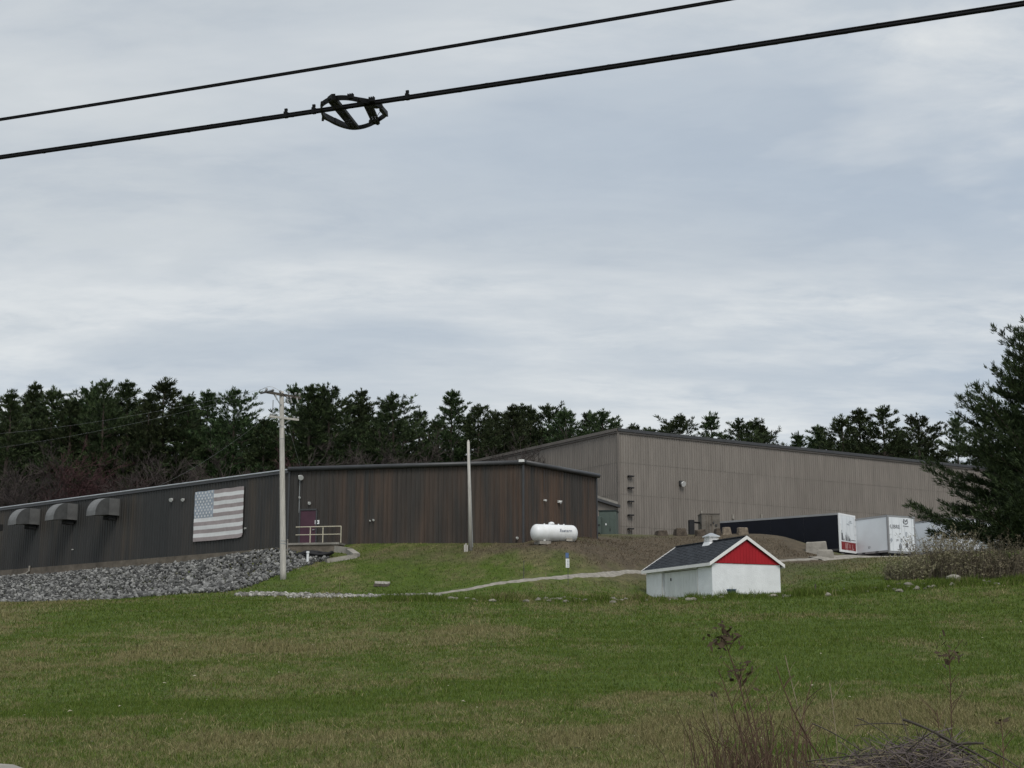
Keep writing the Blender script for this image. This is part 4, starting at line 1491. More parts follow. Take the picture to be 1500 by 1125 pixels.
# blue bin at the gable foot
bb = P(1071.5, 872, 76.4)
bg = P(1071, 874, 76.4).z + 0.08
mb = MB().lathe((bb.x, bb.y, bg), (0, 0, 1), [(0, 0.17), (0.02, 0.19), (0.26, 0.24), (0.26, 0.26), (0.31, 0.26), (0.31, 0.22), (0.08, 0.16)], 18)
tag(mb.build('bucket', M['blue'], smooth=False), 'blue plastic tub on the ground by the shed gable wall', 'bucket')

# ------------------------------------------------------------------ trailers
def trailer(near, rear_dir, length, label, style, zfloor, ztop, width=2.6):
    """near: the near rear corner on the ground plan; rear_dir: along the rear face; the box runs back from there"""
    e1 = Vector((rear_dir[0], rear_dir[1], 0)).normalized()
    e2 = Vector((-e1.y, e1.x, 0))
    if e2.y < 0:
        e2 = -e2
    o0 = Vector((near.x, near.y, 0))
    zg = g1((o0 + e1 * width / 2 + e2 * 1).x, (o0 + e1 * width / 2 + e2 * 1).y) + 0.05
    root = empty('semi_trailer', (near.x, near.y, zg))
    tag(root, label, 'trailer', 'trailers parked at the docks')

    def q(r_, l_, z):
        p_ = o0 + e1 * r_ + e2 * l_
        return Vector((p_.x, p_.y, z))
    skin = M['black_side'] if style == 'black' else M['trailer_white']
    MB().extrude([q(0.03, 0.06, zfloor), q(width - 0.03, 0.06, zfloor), q(width - 0.03, length, zfloor), q(0.03, length, zfloor)], (0, 0, ztop - zfloor - 0.02)).build('box_body', M['alu'], root)
    npan = max(3, int(length / 2.4))
    for sd_, r_ in ((0, 0.028), (1, width - 0.028)):
        for k in range(npan):
            l0, l1 = 0.12 + (length - 0.2) * k / npan, 0.12 + (length - 0.2) * (k + 1) / npan - 0.015
            MB().extrude([q(r_, l0, zfloor + 0.12), q(r_, l1, zfloor + 0.12), q(r_, l1, ztop - 0.12), q(r_, l0, ztop - 0.12)], e1 * (-0.02 if sd_ == 0 else 0.02)).build('side_panel', skin, root)
        MB().beam(q(r_, 0, ztop - 0.05), q(r_, length, ztop - 0.05), 0.07, 0.14).build('top_rail', M['alu'], root)
        MB().beam(q(r_, 0, zfloor + 0.05), q(r_, length, zfloor + 0.05), 0.07, 0.14).build('bottom_rail', M['alu'] if style != 'black' else M['steel_dark'], root)
    MB().extrude([q(0.02, 0.02, ztop - 0.02), q(width - 0.02, 0.02, ztop - 0.02), q(width - 0.02, length, ztop - 0.02), q(0.02, length, ztop - 0.02)], (0, 0, 0.03)).build('roof', M['galv'], root)
    # rear frame and doors
    mbf = MB()
    mbf.beam(q(0.03, 0, zfloor - 0.1), q(0.03, 0, ztop + 0.01), 0.12, 0.12, up=(e2.x, e2.y, 0))
    mbf.beam(q(width - 0.03, 0, zfloor - 0.1), q(width - 0.03, 0, ztop + 0.01), 0.12, 0.12, up=(e2.x, e2.y, 0))
    mbf.beam(q(0.09, 0, ztop - 0.06), q(width - 0.09, 0, ztop - 0.06), 0.12, 0.13)
    mbf.beam(q(0.09, 0, zfloor - 0.02), q(width - 0.09, 0, zfloor - 0.02), 0.12, 0.16)
    mbf.build('rear_frame', M['alu'] if style != 'black' else M['white'], root)
    zd0_, zd1_ = zfloor + 0.07, ztop - 0.13
    doors = []
    split = width / 2
    for r0, r1 in ((0.10, split - 0.012), (split + 0.012, width - 0.10)):
        d_ = MB().extrude([q(r0, -0.01, zd0_), q(r1, -0.01, zd0_), q(r1, -0.01, zd1_), q(r0, -0.01, zd1_)], -e2 * 0.045).build('door', M['trailer_white'], root)
        doors.append(d_)
        for rr in (r0 + 0.28, r1 - 0.2):
            MB().tube([q(rr, -0.085, zd0_ + (0.27 * (zd1_ - zd0_) if style == 'black' else 0.02)), q(rr, -0.085, zd1_ - 0.02)], 0.014, 6).build('lock_rod', M['trailer_white'], d_)
        for zz_ in (0.25, 0.5, 0.75):
            MB().box(q(r0 + 0.03 if r0 < 1 else r1 - 0.03, -0.07, zd0_ + (zd1_ - zd0_) * zz_), (0.12, 0.04, 0.06), math.atan2(e1.y, e1.x)).build('hinge', M['trailer_white'], d_)
    hz = zd1_ - zd0_

    def flatpoly(poly, mat, name, d=None, off=0.058):
        """print on the doors: poly of (fraction across, fraction up)"""
        MB().extrude([q(0.10 + (width - 0.2) * a_, -off, zd0_ + hz * b_) for a_, b_ in poly], -e2 * 0.004).build(name, mat, d or doors[0])
    if style == 'black':
        flatpoly([(0, 0.0), (0.497, 0.0), (0.497, 0.235), (0, 0.235)], M['trailer_red'], 'red_band', doors[0])
        flatpoly([(0.503, 0.0), (1, 0.0), (1, 0.235), (0.503, 0.235)], M['trailer_red'], 'red_band', doors[1])
        # faded white block marks on the band
        for a_, w_, b_, c_, d_ in ((0.27, 0.07, 0.04, 0.20, 0), (0.38, 0.05, 0.04, 0.20, 0), (0.40, 0.07, 0.17, 0.20, 0), (0.55, 0.05, 0.06, 0.18, 1),
                                   (0.745, 0.04, 0.04, 0.18, 1), (0.79, 0.06, 0.03, 0.06, 1), (0.30, 0.15, 0.0, 0.02, 0), (0.55, 0.30, 0.0, 0.018, 1)):
            flatpoly([(a_, b_), (a_ + w_, b_), (a_ + w_ * 0.9, c_), (a_ + 0.01, c_)], M['pink'], 'band_mark', doors[d_], 0.064)
        rr_ = random.Random(5)
        # dark printed shapes standing above the band
        for a_, w_, h_, d_ in ((0.02, 0.06, 0.30, 0), (0.07, 0.05, 0.22, 0), (0.12, 0.05, 0.12, 0), (0.17, 0.05, 0.06, 0), (0.30, 0.05, 0.17, 0), (0.34, 0.03, 0.26, 0), (0.39, 0.045, 0.12, 0),
                               (0.44, 0.04, 0.19, 0), (0.51, 0.06, 0.15, 1), (0.575, 0.06, 0.08, 1), (0.63, 0.05, 0.045, 1)):
            pts_ = [(a_, 0.275), (a_ + w_, 0.275), (a_ + w_ * 0.9, 0.275 + h_ * 0.55), (a_ + w_ * 0.6, 0.275 + h_), (a_ + w_ * 0.25, 0.275 + h_ * 0.9), (a_ + w_ * 0.1, 0.275 + h_ * 0.4)]
            flatpoly(pts_, M['ink'], 'figure_print', doors[d_], 0.064)
        for poly in ([(0.40, 0.76), (0.62, 0.735), (0.60, 0.755), (0.42, 0.79)], [(0.52, 0.80), (0.83, 0.80), (0.80, 0.815), (0.54, 0.815)],
                     [(0.58, 0.83), (0.76, 0.835), (0.72, 0.875), (0.62, 0.87)]):
            flatpoly(poly, M['ink_light'], 'script_print', doors[1], 0.064)
        flatpoly([(0.70, 0.30), (1.0, 0.30), (1.0, 0.315), (0.70, 0.315)], M['ink'], 'line_print', doors[1], 0.064)
    if style == 'libre':
        put_text('LIBRE', 0.40, q(0.10 + (width - 0.2) * 0.24, -0.066, zd0_ + hz * 0.715), e1, (0, 0, 1), M['ink'], doors[0])
        put_text('39', 0.22, q(0.10 + (width - 0.2) * 0.30, -0.066, zd0_ + hz * 0.315), e1, (0, 0, 1), M['ink'], doors[0])
        for a_, b_, s_, d_ in ((0.055, 0.315, 0.055, 0), (0.455, 0.315, 0.04, 0)):
            flatpoly([(a_ - s_, b_), (a_, b_ - 0.075), (a_ + s_, b_), (a_, b_ + 0.075)], M['ink_light'], 'placard', doors[d_], 0.064)
        flatpoly([(0.37, 0.02), (0.44, 0.0), (0.47, 0.12), (0.45, 0.22), (0.40, 0.24), (0.36, 0.16)], M['ink'], 'emblem', doors[0], 0.064)
        # round swoosh emblem on the second door
        ring = []
        for k in range(15):
            a_ = math.radians(150 + k * 17)
            ring.append((0.665 + 0.105 * math.cos(a_), 0.885 + 0.085 * math.sin(a_)))
        for k in range(14, -1, -1):
            a_ = math.radians(150 + k * 17)
            ring.append((0.675 + 0.075 * math.cos(a_), 0.890 + 0.058 * math.sin(a_)))
        for k in range(14):
            flatpoly([ring[k], ring[k + 1], ring[28 - k], ring[29 - k]], M['ink'], 'emblem', doors[1], 0.064)
        flatpoly([(0.57, 0.965), (0.64, 0.955), (0.70, 0.89), (0.66, 0.87)], M['ink'], 'emblem', doors[1], 0.066)
        flatpoly([(0.70, 0.955), (0.76, 0.965), (0.72, 0.885), (0.70, 0.90)], M['ink'], 'emblem', doors[1], 0.066)
        flatpoly([(0.56, 0.745), (0.78, 0.735), (0.78, 0.755), (0.56, 0.765)], M['ink'], 'emblem', doors[1], 0.064)
        flatpoly([(0.63, 0.50), (0.70, 0.50), (0.71, 0.58), (0.62, 0.58)], M['ink_light'], 'crest', doors[1], 0.064)
        flatpoly([(0.65, 0.43), (0.69, 0.43), (0.70, 0.495), (0.63, 0.495)], M['ink_light'], 'crest', doors[1], 0.064)
        for a_ in (0.60, 0.68, 0.72):
            flatpoly([(a_, 0.33), (a_ + 0.035, 0.33), (a_ + 0.035, 0.37), (a_, 0.37)], M['ink_light'], 'mark', doors[1], 0.064)
        flatpoly([(0.64, 0.12), (0.72, 0.12), (0.72, 0.24), (0.69, 0.27), (0.65, 0.25)], M['ink'], 'placard', doors[1], 0.064)
        for k, s_ in enumerate(('3', '1', '2')):
            put_text(s_, 0.24, q(0.10 + (width - 0.2) * 0.88, -0.066, zd0_ + hz * (0.39 - 0.095 * k)), e1, (0, 0, 1), M['ink'], doors[1])
        put_text('57', 0.24, q(-0.004, 2.0, zfloor + 0.42), -e2, (0, 0, 1), M['ink'], root)
        for l_ in (1.2, 2.6, 3.4):
            MB().box(q(-0.01, l_, zfloor + 0.06), (0.04, 0.3, 0.07), math.atan2(e1.y, e1.x)).build('marker_strip', M['black'], root)
    if style == 'plain':
        put_text('B', 0.3, q(-0.004, 0.6, ztop - 0.75), -e2, (0, 0, 1), M['ink'], root)
    # running gear
    for l_ in (1.3, 2.55):
        MB().tube([q(0.1, l_, zg + 0.5), q(width - 0.1, l_, zg + 0.5)], 0.06, 8).build('axle', M['steel_dark'], root)
        for r_ in (0.16, width - 0.16):
            wh = MB().lathe(q(r_ - 0.14, l_, zg + 0.5), e1, [(0, 0.3), (0.02, 0.47), (0.06, 0.5), (0.22, 0.5), (0.26, 0.47), (0.28, 0.3)], 20).build('wheel', M['black'], root)
            MB().lathe(q(r_ - 0.15 if r_ < 1 else r_ + 0.12, l_, zg + 0.5), e1, [(0, 0.14), (0.01, 0.27), (0.03, 0.27)], 14).build('rim', M['alu'], wh)
    MB().extrude([q(0.3, 0.3, zfloor - 0.35), q(width - 0.3, 0.3, zfloor - 0.35), q(width - 0.3, length - 0.5, zfloor - 0.35), q(0.3, length - 0.5, zfloor - 0.35)], (0, 0, 0.33)).build('underframe', M['steel_dark'], root)
    MB().beam(q(0.15, 0.05, zg + 0.55), q(width - 0.15, 0.05, zg + 0.55), 0.1, 0.12).build('rear_bumper', M['steel_dark'], root)
    for r_ in (0.7, width - 0.7):
        MB().beam(q(r_, 0.05, zg + 0.55), q(r_, 0.05, zfloor), 0.08, 0.08, up=(e2.x, e2.y, 0)).build('bumper_strut', M['steel_dark'], root)
        MB().beam(q(r_, length - 2.2, zg), q(r_, length - 2.2, zfloor), 0.14, 0.14, up=(e2.x, e2.y, 0)).build('landing_leg', M['steel_dark'], root)
    return root


t1 = P(1231, 805, 104)
zf1, zt1 = P(1231, 806, 104).z, P(1231, 751.5, 104).z
trailer(t1, (1.62, 2.03), 11.2, 'long black sided trailer with white rear doors and a red band', 'black', zf1, zt1)
t2 = P(1302, 806, 103)
trailer(t2, (2.28, 1.25), 9.5, 'white trailer with grey lettering on its two rear doors, next to the black one', 'libre', P(1302, 808, 103).z, P(1302, 754.5, 103).z)
t3 = P(1398, 806, 104.5)
trailer(t3, (2.28, 1.25), 9.5, 'white trailer showing its side just behind the shrubs, third from the mound', 'plain', P(1398, 808, 104.5).z, P(1398, 758, 104.5).z)
t4 = P(1458, 806, 106)
trailer(t4, (2.28, 1.25), 9.5, 'white trailer mostly hidden behind the big pine, farthest from the mound', 'plain', P(1458, 808, 106).z, P(1458, 764, 106).z)

# white van at the very edge of the frame, behind the pine boughs
vb = P(1490, 800, 101)
vg = g1(vb.x, vb.y) + 0.05
van = empty('van', (vb.x, vb.y, vg))
tag(van, 'white van glimpsed under the boughs of the big pine', 'van')
prof_v = [(-2.4, 0.45), (2.7, 0.45), (2.75, 0.95), (2.2, 1.2), (1.5, 1.32), (0.75, 2.15), (-2.35, 2.2), (-2.5, 1.2)]
MB().extrude([(vb.x + x, vb.y - 0.95, vg + z) for x, z in prof_v], (0, 1.9, 0)).build('body', M['trailer_white'], van, bevel=0.06)
for x0, x1 in ((0.05, 1.15), (-1.0, -0.1), (-2.2, -1.15)):
    top_ = 1.98
    MB().extrude([(vb.x + x0, vb.y - 0.97, vg + 1.34), (vb.x + x1, vb.y - 0.97, vg + 1.34), (vb.x + x1 - (0.42 if x1 > 1 else 0), vb.y - 0.97, vg + top_), (vb.x + x0, vb.y - 0.97, vg + top_)], (0, 0.02, 0)).build('window', M['glass_dark'], van)
MB().extrude([(vb.x + 0.80, vb.y - 0.85, vg + 2.12), (vb.x + 1.50, vb.y - 0.85, vg + 1.36), (vb.x + 1.53, vb.y - 0.85, vg + 1.38), (vb.x + 0.83, vb.y - 0.85, vg + 2.14)], (0, 1.7, 0)).build('windscreen', M['glass_dark'], van)
for x in (-1.5, 1.75):
    for y in (-0.98, 0.74):
        wh = MB().lathe((vb.x + x, vb.y + y, vg + 0.36), (0, 1, 0), [(0, 0.22), (0.02, 0.34), (0.2, 0.36), (0.23, 0.3)], 18).build('wheel', M['black'], van)
        MB().lathe((vb.x + x, vb.y + y - 0.015, vg + 0.36), (0, 1, 0), [(0, 0.1), (0.01, 0.2), (0.03, 0.2)], 12).build('rim', M['alu'], wh)

# ------------------------------------------------------------------ yard clutter along the mound
def block(px, py0, py1, Y, w_px, label, mat, cat='block', name='concrete_block', taper=0.85, rz=0.2, depth=None):
    c_ = P(px, py1, Y)
    zb_, zt__ = P(px, py1, Y).z, P(px, py0, Y).z
    gb = min(g1(c_.x, c_.y), zb_) - 0.15
    w_ = w_px * Y / F
    r_ = random.Random(int(px))
    mb_ = MB().box((c_.x, c_.y, (gb + zt__) / 2), (w_, depth or w_ * 0.8, zt__ - gb), rz, taper=taper)
    mb_.v = [(x + r_.uniform(-0.05, 0.05), y + r_.uniform(-0.05, 0.05), z + (r_.uniform(-0.05, 0.05) if z > gb + 0.1 else 0)) for x, y, z in mb_.v]
    return tag(mb_.build(name, mat, bevel=0.07), label, cat)


M['bale'] = material('weathered_brown_block', (0.085, 0.068, 0.052), 0.95, 0.0, 0.45, 4.0, 0.9, 16)
M['bale_tan'] = material('weathered_tan_block', (0.20, 0.165, 0.125), 0.95, 0.0, 0.4, 4.0, 0.9, 16)
block(968.5, 777.5, 784, 101.5, 17, 'low dark brown block on the bank, nearest the wall brackets', M['bale'], name='yard_block', depth=0.9)
block(996, 774.5, 784, 101.5, 17, 'dark brown cube block on the bank, second from the wall brackets', M['bale'], name='yard_block', depth=0.9)
block(1026, 776, 783, 101.0, 14, 'small brown block on the bank in front of the concrete hut', M['bale'], name='yard_block', depth=0.7)
block(1051, 774, 784, 101.0, 8, 'narrow dark block behind the shed cupola', M['bale'], name='yard_block', depth=0.7)
block(1064, 772.5, 784, 101.5, 15, 'rounded tan block between the cupola and the black trailer', M['bale_tan'], name='yard_block', taper=0.65)
block(1088, 772.5, 785, 101.5, 17, 'tan square block above the peak of the shed gable', M['bale_tan'], name='yard_block', taper=0.82)
block(1196, 794, 806, 98.3, 32, 'long pale concrete barrier at the end of the dirt mound', M['pale_block'], name='concrete_barrier', taper=0.9, rz=-0.12, depth=0.8)
block(1209, 805.5, 816, 97.0, 27, 'pale sandy block below the concrete barrier by the black trailer', M['pale_block'], name='concrete_block', taper=0.8, rz=-0.3, depth=0.9)

# concrete hut with a dark doorway frame beside it
hc = P(1039, 782, 103.5)
hz0 = g1(hc.x, hc.y) - 0.2
hz1 = P(1039, 754.5, 103.5).z
hut = empty('concrete_hut', (hc.x, hc.y, hz0))
tag(hut, 'small grey concrete hut at the far end of the black trailer', 'hut')
w_ = 27 * 103.5 / F
MB().box((hc.x, hc.y, (hz0 + hz1) / 2), (w_, 1.4, hz1 - hz0), 0.05).build('chamber', M['hut'], hut, bevel=0.03)
MB().box((hc.x, hc.y, hz1 + 0.03), (w_ + 0.06, 1.46, 0.06), 0.05).build('cap', M['tan_trim'], hut)
for k, (dx, dz, s_) in enumerate(((0.22, -0.62, 0.12), (0.42, -0.8, 0.14), (0.05, -0.75, 0.08))):
    MB().box((hc.x + dx, hc.y - 0.72, hz1 + dz), (s_, 0.06, s_), 0.05).build('meter', M['steel_dark'], hut)
for dx in (-0.30, -0.1, 0.12):
    MB().box((hc.x + dx, hc.y - 0.715, hz1 - 0.75), (0.05, 0.05, 1.3), 0.05).build('conduit', M['concrete_brown'], hut)
dd = P(1013, 782, 103)
dz0_ = g1(dd.x, dd.y) - 0.1
dzz = P(1013, 762, 103).z
mb = MB().box((dd.x, dd.y, (dz0_ + dzz) / 2), (0.36, 0.5, dzz - dz0_), 0.1)
mb.build('dark_panel', M['black'], hut)
MB().beam((dd.x + 0.15, dd.y, P(1013, 765, 103).z), (hc.x - w_ / 2, hc.y, P(1013, 765, 103).z), 0.2, 0.10).build('beam', M['black'], hut)

# sign on a stake, stakes, drain frame
sp = P(832.2, 853, 80.3)
sg_ = g1(sp.x, sp.y)
post = empty('sign_post', (sp.x, sp.y, sg_))
tag(post, 'small blue and white sign on a thin stake beside the gravel path', 'sign')
MB().beam((sp.x, sp.y, sg_ - 0.2), (sp.x, sp.y, P(832, 810, 80.3).z), 0.03, 0.035, up=(0, 1, 0)).build('stake', M['steel_dark'], post)
s0 = P(831.3, 824.5, 80.2)
s1 = P(831.3, 811, 80.2)
MB().box((s0.x, s0.y - 0.03, s0.z - 0.02), (0.205, 0.02, 0.50), 0.25).build('white_panel', M['white'], post)
MB().box((s0.x - 0.02, s0.y - 0.03, P(831, 813.5, 80.2).z), (0.18, 0.03, 0.28), 0.25).build('blue_panel', M['sign_blue'], post)
for k in range(5):
    MB().box((s0.x + 0.02, s0.y - 0.045, s0.z + 0.16 - 0.085 * k), (0.09, 0.006, 0.035), 0.25).build('print_line', M['ink_light'], post)


def stake(px, row_b, row_t, Y, label, mat, w__=0.035, name='stake'):
    b_ = P(px, row_b, Y)
    gb = g1(b_.x, b_.y)
    zt__ = gb + (row_b - row_t) * Y / F
    mb_ = MB().beam((b_.x, b_.y, gb - 0.2), (b_.x + 0.02, b_.y, zt__ - 0.08), w__, w__, up=(0, 1, 0))
    mb_.beam((b_.x + 0.02, b_.y, zt__ - 0.08), (b_.x + 0.02, b_.y - 0.01, zt__), w__ * 1.4, w__ * 1.1, up=(0, 1, 0))
    return tag(mb_.build(name, mat), label, 'stake')


stake(767, 850, 824, 80.6, 'thin dark stake at the near end of the gravel path', M['steel_dark'])
stake(799, 848, 840, 81.2, 'short pale stake on the gravel path between the dark stake and the sign', M['stalk_pale'], 0.03)
stake(1194, 862, 852, 75.0, 'short dark stake in the grass between the shed and the shrubs', M['wood_dark'], 0.05)
stake(497, 866, 852, 78.0, 'thin dry stalk in the lawn near the tall utility pole', M['stalk_pale'], 0.02)
dg_ = P(560, 857, 80.3)
gg = g1(dg_.x, dg_.y)
drain = empty('drain_grating', (dg_.x, dg_.y, gg))
tag(drain, 'weathered wooden drain grating with two slats set in the lawn', 'drain')
for dy, hz_, mt in ((-0.35, 0.14, M['wood_dark']), (0.35, 0.16, M['wood_grey'])):
    MB().beam((dg_.x - 0.45, dg_.y + dy, g1(dg_.x, dg_.y + dy) + hz_ - 0.05), (dg_.x + 0.40, dg_.y + dy, g1(dg_.x, dg_.y + dy) + hz_ - 0.08), 0.16, 0.14).build('slat', mt, drain)
for dx in (-0.4, 0.35):
    MB().beam((dg_.x + dx, dg_.y - 0.4, gg - 0.02), (dg_.x + dx, dg_.y + 0.4, gg + 0.12), 0.1, 0.1).build('side_rail', M['wood_dark'], drain)

# ------------------------------------------------------------------ stones
ICO = None


def ico(sub=0):
    import bmesh
    bm = bmesh.new()
    bmesh.ops.create_icosphere(bm, subdivisions=sub + 1, radius=1.0)
    v = np.array([x.co[:] for x in bm.verts])
    f_ = np.array([[w.index for w in fc.verts] for fc in bm.faces])
    bm.free()
    return v, f_


IV, IF = ico(0)
IV1, IF1 = ico(1)


def rock_shape(rg, sub=0, squash=0.75):
    v = (IV if sub == 0 else IV1).copy()
    for _ in range(7):                                   # broken faces: clip against random planes
        nrm = rg.normal(size=3)
        nrm /= np.linalg.norm(nrm)
        d_ = rg.uniform(0.55, 0.9)
        over = np.maximum(v @ nrm - d_, 0)
        v -= over[:, None] * nrm
    v *= rg.uniform(0.75, 1.25, 3)
    v[:, 2] *= squash
    return v


PROTO = [rock_shape(rng, 0) for _ in range(14)]


def rot_z_tilt(rg, n_):
    """random rotation matrices"""
    q_ = rg.normal(size=(n_, 4))
    q_ /= np.linalg.norm(q_, axis=1, keepdims=True)
    w_, x, y, z = q_.T
    return np.stack([np.stack([1 - 2 * (y * y + z * z), 2 * (x * y - z * w_), 2 * (x * z + y * w_)], -1),
                     np.stack([2 * (x * y + z * w_), 1 - 2 * (x * x + z * z), 2 * (y * z - x * w_)], -1),
                     np.stack([2 * (x * z - y * w_), 2 * (y * z + x * w_), 1 - 2 * (x * x + y * y)], -1)], 1)


def in_poly(x, y, poly):
    ins = np.zeros(len(x), bool)
    j = len(poly) - 1
    for i in range(len(poly)):
        xi, yi = poly[i][0], poly[i][1]
        xj, yj = poly[j][0], poly[j][1]
        c_ = ((yi > y) != (yj > y)) & (x < (xj - xi) * (y - yi) / (yj - yi + 1e-12) + xi)
        ins ^= c_
        j = i
    return ins


def stone_mass(name, xs, ys_, zs, sizes, mat, lo=0.0):
    n_ = len(xs)
    R_ = rot_z_tilt(rng, n_)
    allv, allf, alls = [], [], []
    base = 0
    tone = lo + (1 - lo) * rng.uniform(0, 1, n_) ** 1.9
    pid = rng.integers(0, len(PROTO), n_)
    for k in range(len(PROTO)):
        sel = np.where(pid == k)[0]
        if len(sel) == 0:
            continue
        v = np.einsum('nij,vj->nvi', R_[sel], PROTO[k]) * sizes[sel][:, None, None]
        v += np.stack([xs[sel], ys_[sel], zs[sel]], -1)[:, None, :]
        nv = v.shape[1]
        f_ = IF[None] + (np.arange(len(sel)) * nv)[:, None, None] + base
        allv.append(v.reshape(-1, 3))
        allf.append(f_.reshape(-1, 3))
        alls.append(np.repeat(tone[sel], nv))
        base += len(sel) * nv
    me = np_mesh(name, np.concatenate(allv), np.concatenate(allf))
    t_ = np.concatenate(alls)
    set_attr(me, 'shade', np.stack([t_, t_, t_, np.ones_like(t_)], -1))
    return link_mesh(name, me, None, mat)


wlp = [wL.pt(wL.at_px(px, 800)[0], 0, 0.8) for px in (-80, 60, 200, 330, 424)]
RIP = [(p_.x, p_.y) for p_ in wlp] + [(q_.x, q_.y) for q_ in (P(436, 806, 91.0), P(476, 815, 89.6), P(482, 818, 88.6), P(455, 824, 87.0), P(400, 842, 83.0), P(360, 860, 79.5),
                                                              P(330, 869, 77.0), P(250, 874, 79), P(150, 876, 82), P(60, 877, 86), P(-80, 879, 90))]
bx0, bx1 = min(p_[0] for p_ in RIP), max(p_[0] for p_ in RIP)
by0, by1 = min(p_[1] for p_ in RIP), max(p_[1] for p_ in RIP)
cand = 76000
rx, ry = rng.uniform(bx0, bx1, cand), rng.uniform(by0, by1, cand)
ok = in_poly(rx, ry, RIP)
rx, ry = rx[ok], ry[ok]
rsz = np.clip(rng.lognormal(-2.42, 0.45, len(rx)), 0.04, 0.19)
rzz = gz(rx, ry) + rng.uniform(-0.05, 0.16, len(rx))
px_ = rx / ry
big = np.argsort(-(rsz / ry) * ((np.abs(px_ + 0.18) < 0.2)))[:260]
rest = np.setdiff1d(np.arange(len(rx)), big)
tag(stone_mass('riprap_stones', rx[rest], ry[rest], rzz[rest], rsz[rest], M['riprap']), 'bank of broken grey riprap stones below the dark wall', 'stones', kind='stuff')
stone_meshes = []
for k in range(10):
    stone_meshes.append(np_mesh('stone', rock_shape(rng, 0), IF))
    stone_meshes[-1].materials.append(M['riprap_one'])
Rr = np.random.default_rng(3)
for i in big:
    o = bpy.data.objects.new('riprap_stone', stone_meshes[int(Rr.integers(0, 10))])
    COL.objects.link(o)
    o.location = (rx[i], ry[i], rzz[i] + 0.05)
    o.scale = [rsz[i] * 1.05] * 3
    o.rotation_euler = tuple(Rr.uniform(0, 6.28, 3))
    tag(o, 'broken grey stone lying on the riprap bank below the dark wall', 'stone', 'large stones on the riprap bank')

# strip of pale crushed stone along the foot of the lawn
n_ = 1500
fr = rng.uniform(0, 1, n_)
sx_ = 345 + fr * 300
keep = rng.uniform(0, 1, n_) < np.where(sx_ < 480, 0.8, 1.0)
pts_s = [P(x_, 873, 74.3 + rng.normal(0, 0.45) + (0.8 if x_ < 420 else 0)) for x_ in sx_[keep]]
cxs, cys = np.array([p_.x for p_ in pts_s]), np.array([p_.y for p_ in pts_s])
csz = rng.uniform(0.05, 0.15, len(cxs))
tag(stone_mass('crushed_stone', cxs, cys, gz(cxs, cys) + csz * 0.3, csz, M['crushed']), 'strip of pale crushed stone along the foot of the lawn', 'stones', kind='stuff')

# field stones along the grassy crest: one object each
fs_meshes = []
for k in range(9):
    me = np_mesh('field_stone', rock_shape(rng, 1, 0.7), IF1)
    me.materials.append(M['fieldstone'])
    fs_meshes.append(me)
stones = [(755, 872, 0.30, 'pale flat stone in the grass row below the near end of the gravel path'),
          (800, 873, 0.42, 'broad pale stone in the grass row straight below the dark stake'),
          (838, 875, 0.34, 'pale stone in the grass row straight below the blue and white sign'),
          (897, 874, 0.62, 'large rounded pale stone left of the shed in the grass row'),
          (917, 880, 0.40, 'pale stone lying lowest in the grass row before the shed corner'),
          (938, 877, 0.42, 'pale stone against the corner of the shed in the grass row'),
          (985, 872, 0.60, 'pale stone below the shed doors, biggest in that stretch'),
          (1003, 874, 0.45, 'round pale stone below the shed doors, beside the biggest one'),
          (1020, 875, 0.40, 'pale stone below the shed doors, nearest the gable corner'),
          (1303, 860, 0.50, 'cream stone in the grass left of the shrubs, leftmost of three'),
          (1330, 861, 0.62, 'cream rounded stone in the grass, largest of the three left of the white boulder'),
          (1316, 862, 0.40, 'cream stone in the grass, middle of three'),
          (1353, 854, 0.42, 'small stone at the foot of the shrubs, left of the white boulder'),
          (1370, 858, 0.42, 'small cream stone in front of the white boulder'),
          (1442, 858, 0.40, 'cream stone in the grass right of the white boulder'),
          (1238, 866, 0.40, 'small cream stone in the grass between shed and shrubs')]
for px, row, sz, lab in stones:
    Yd = 70.6 + float(Rr.uniform(0, 1.2))
    p_ = P(px, row, Yd)
    o = bpy.data.objects.new('field_stone', fs_meshes[int(Rr.integers(0, 9))])
    COL.objects.link(o)
    o.location = (p_.x, p_.y, g1(p_.x, p_.y) + sz * 0.10)
    o.scale = (sz * 0.44, sz * 0.34, sz * 0.42)
    o.rotation_euler = (float(Rr.uniform(-0.2, 0.2)), float(Rr.uniform(-0.2, 0.2)), float(Rr.uniform(0, 6.28)))
    tag(o, lab, 'stone', 'stones along the crest of the field')
p_ = P(1397, 850, 71.3)
o = link_mesh('boulder', np_mesh('boulder', rock_shape(np.random.default_rng(12), 1, 0.7), IF1), None, M['pale_block'])
o.location = (p_.x, p_.y, g1(p_.x, p_.y) + 0.22)
o.scale = (0.46, 0.30, 0.32)
tag(o, 'white angular boulder in the grass at the foot of the shrubs', 'boulder')
for k in range(110):
    px = float(Rr.uniform(640, 1500))
    Yd = 70.4 + float(Rr.normal(0, 0.7))
    p_ = P(px, 870, Yd)
    sz = float(Rr.uniform(0.16, 0.44))
    o = bpy.data.objects.new('field_stone', fs_meshes[int(Rr.integers(0, 9))])
    COL.objects.link(o)
    o.location = (p_.x, p_.y, g1(p_.x, p_.y) + sz * 0.1)
    o.scale = (sz * 0.6, sz * 0.5, sz * 0.5)
    o.rotation_euler = (0, 0, float(Rr.uniform(0, 6.28)))
    tag(o, 'small weathered stone half sunk in the grass along the crest of the field', 'stone', 'small stones along the crest of the field')
# soil clumps / stones of the dirt end of the mound are part of the ground

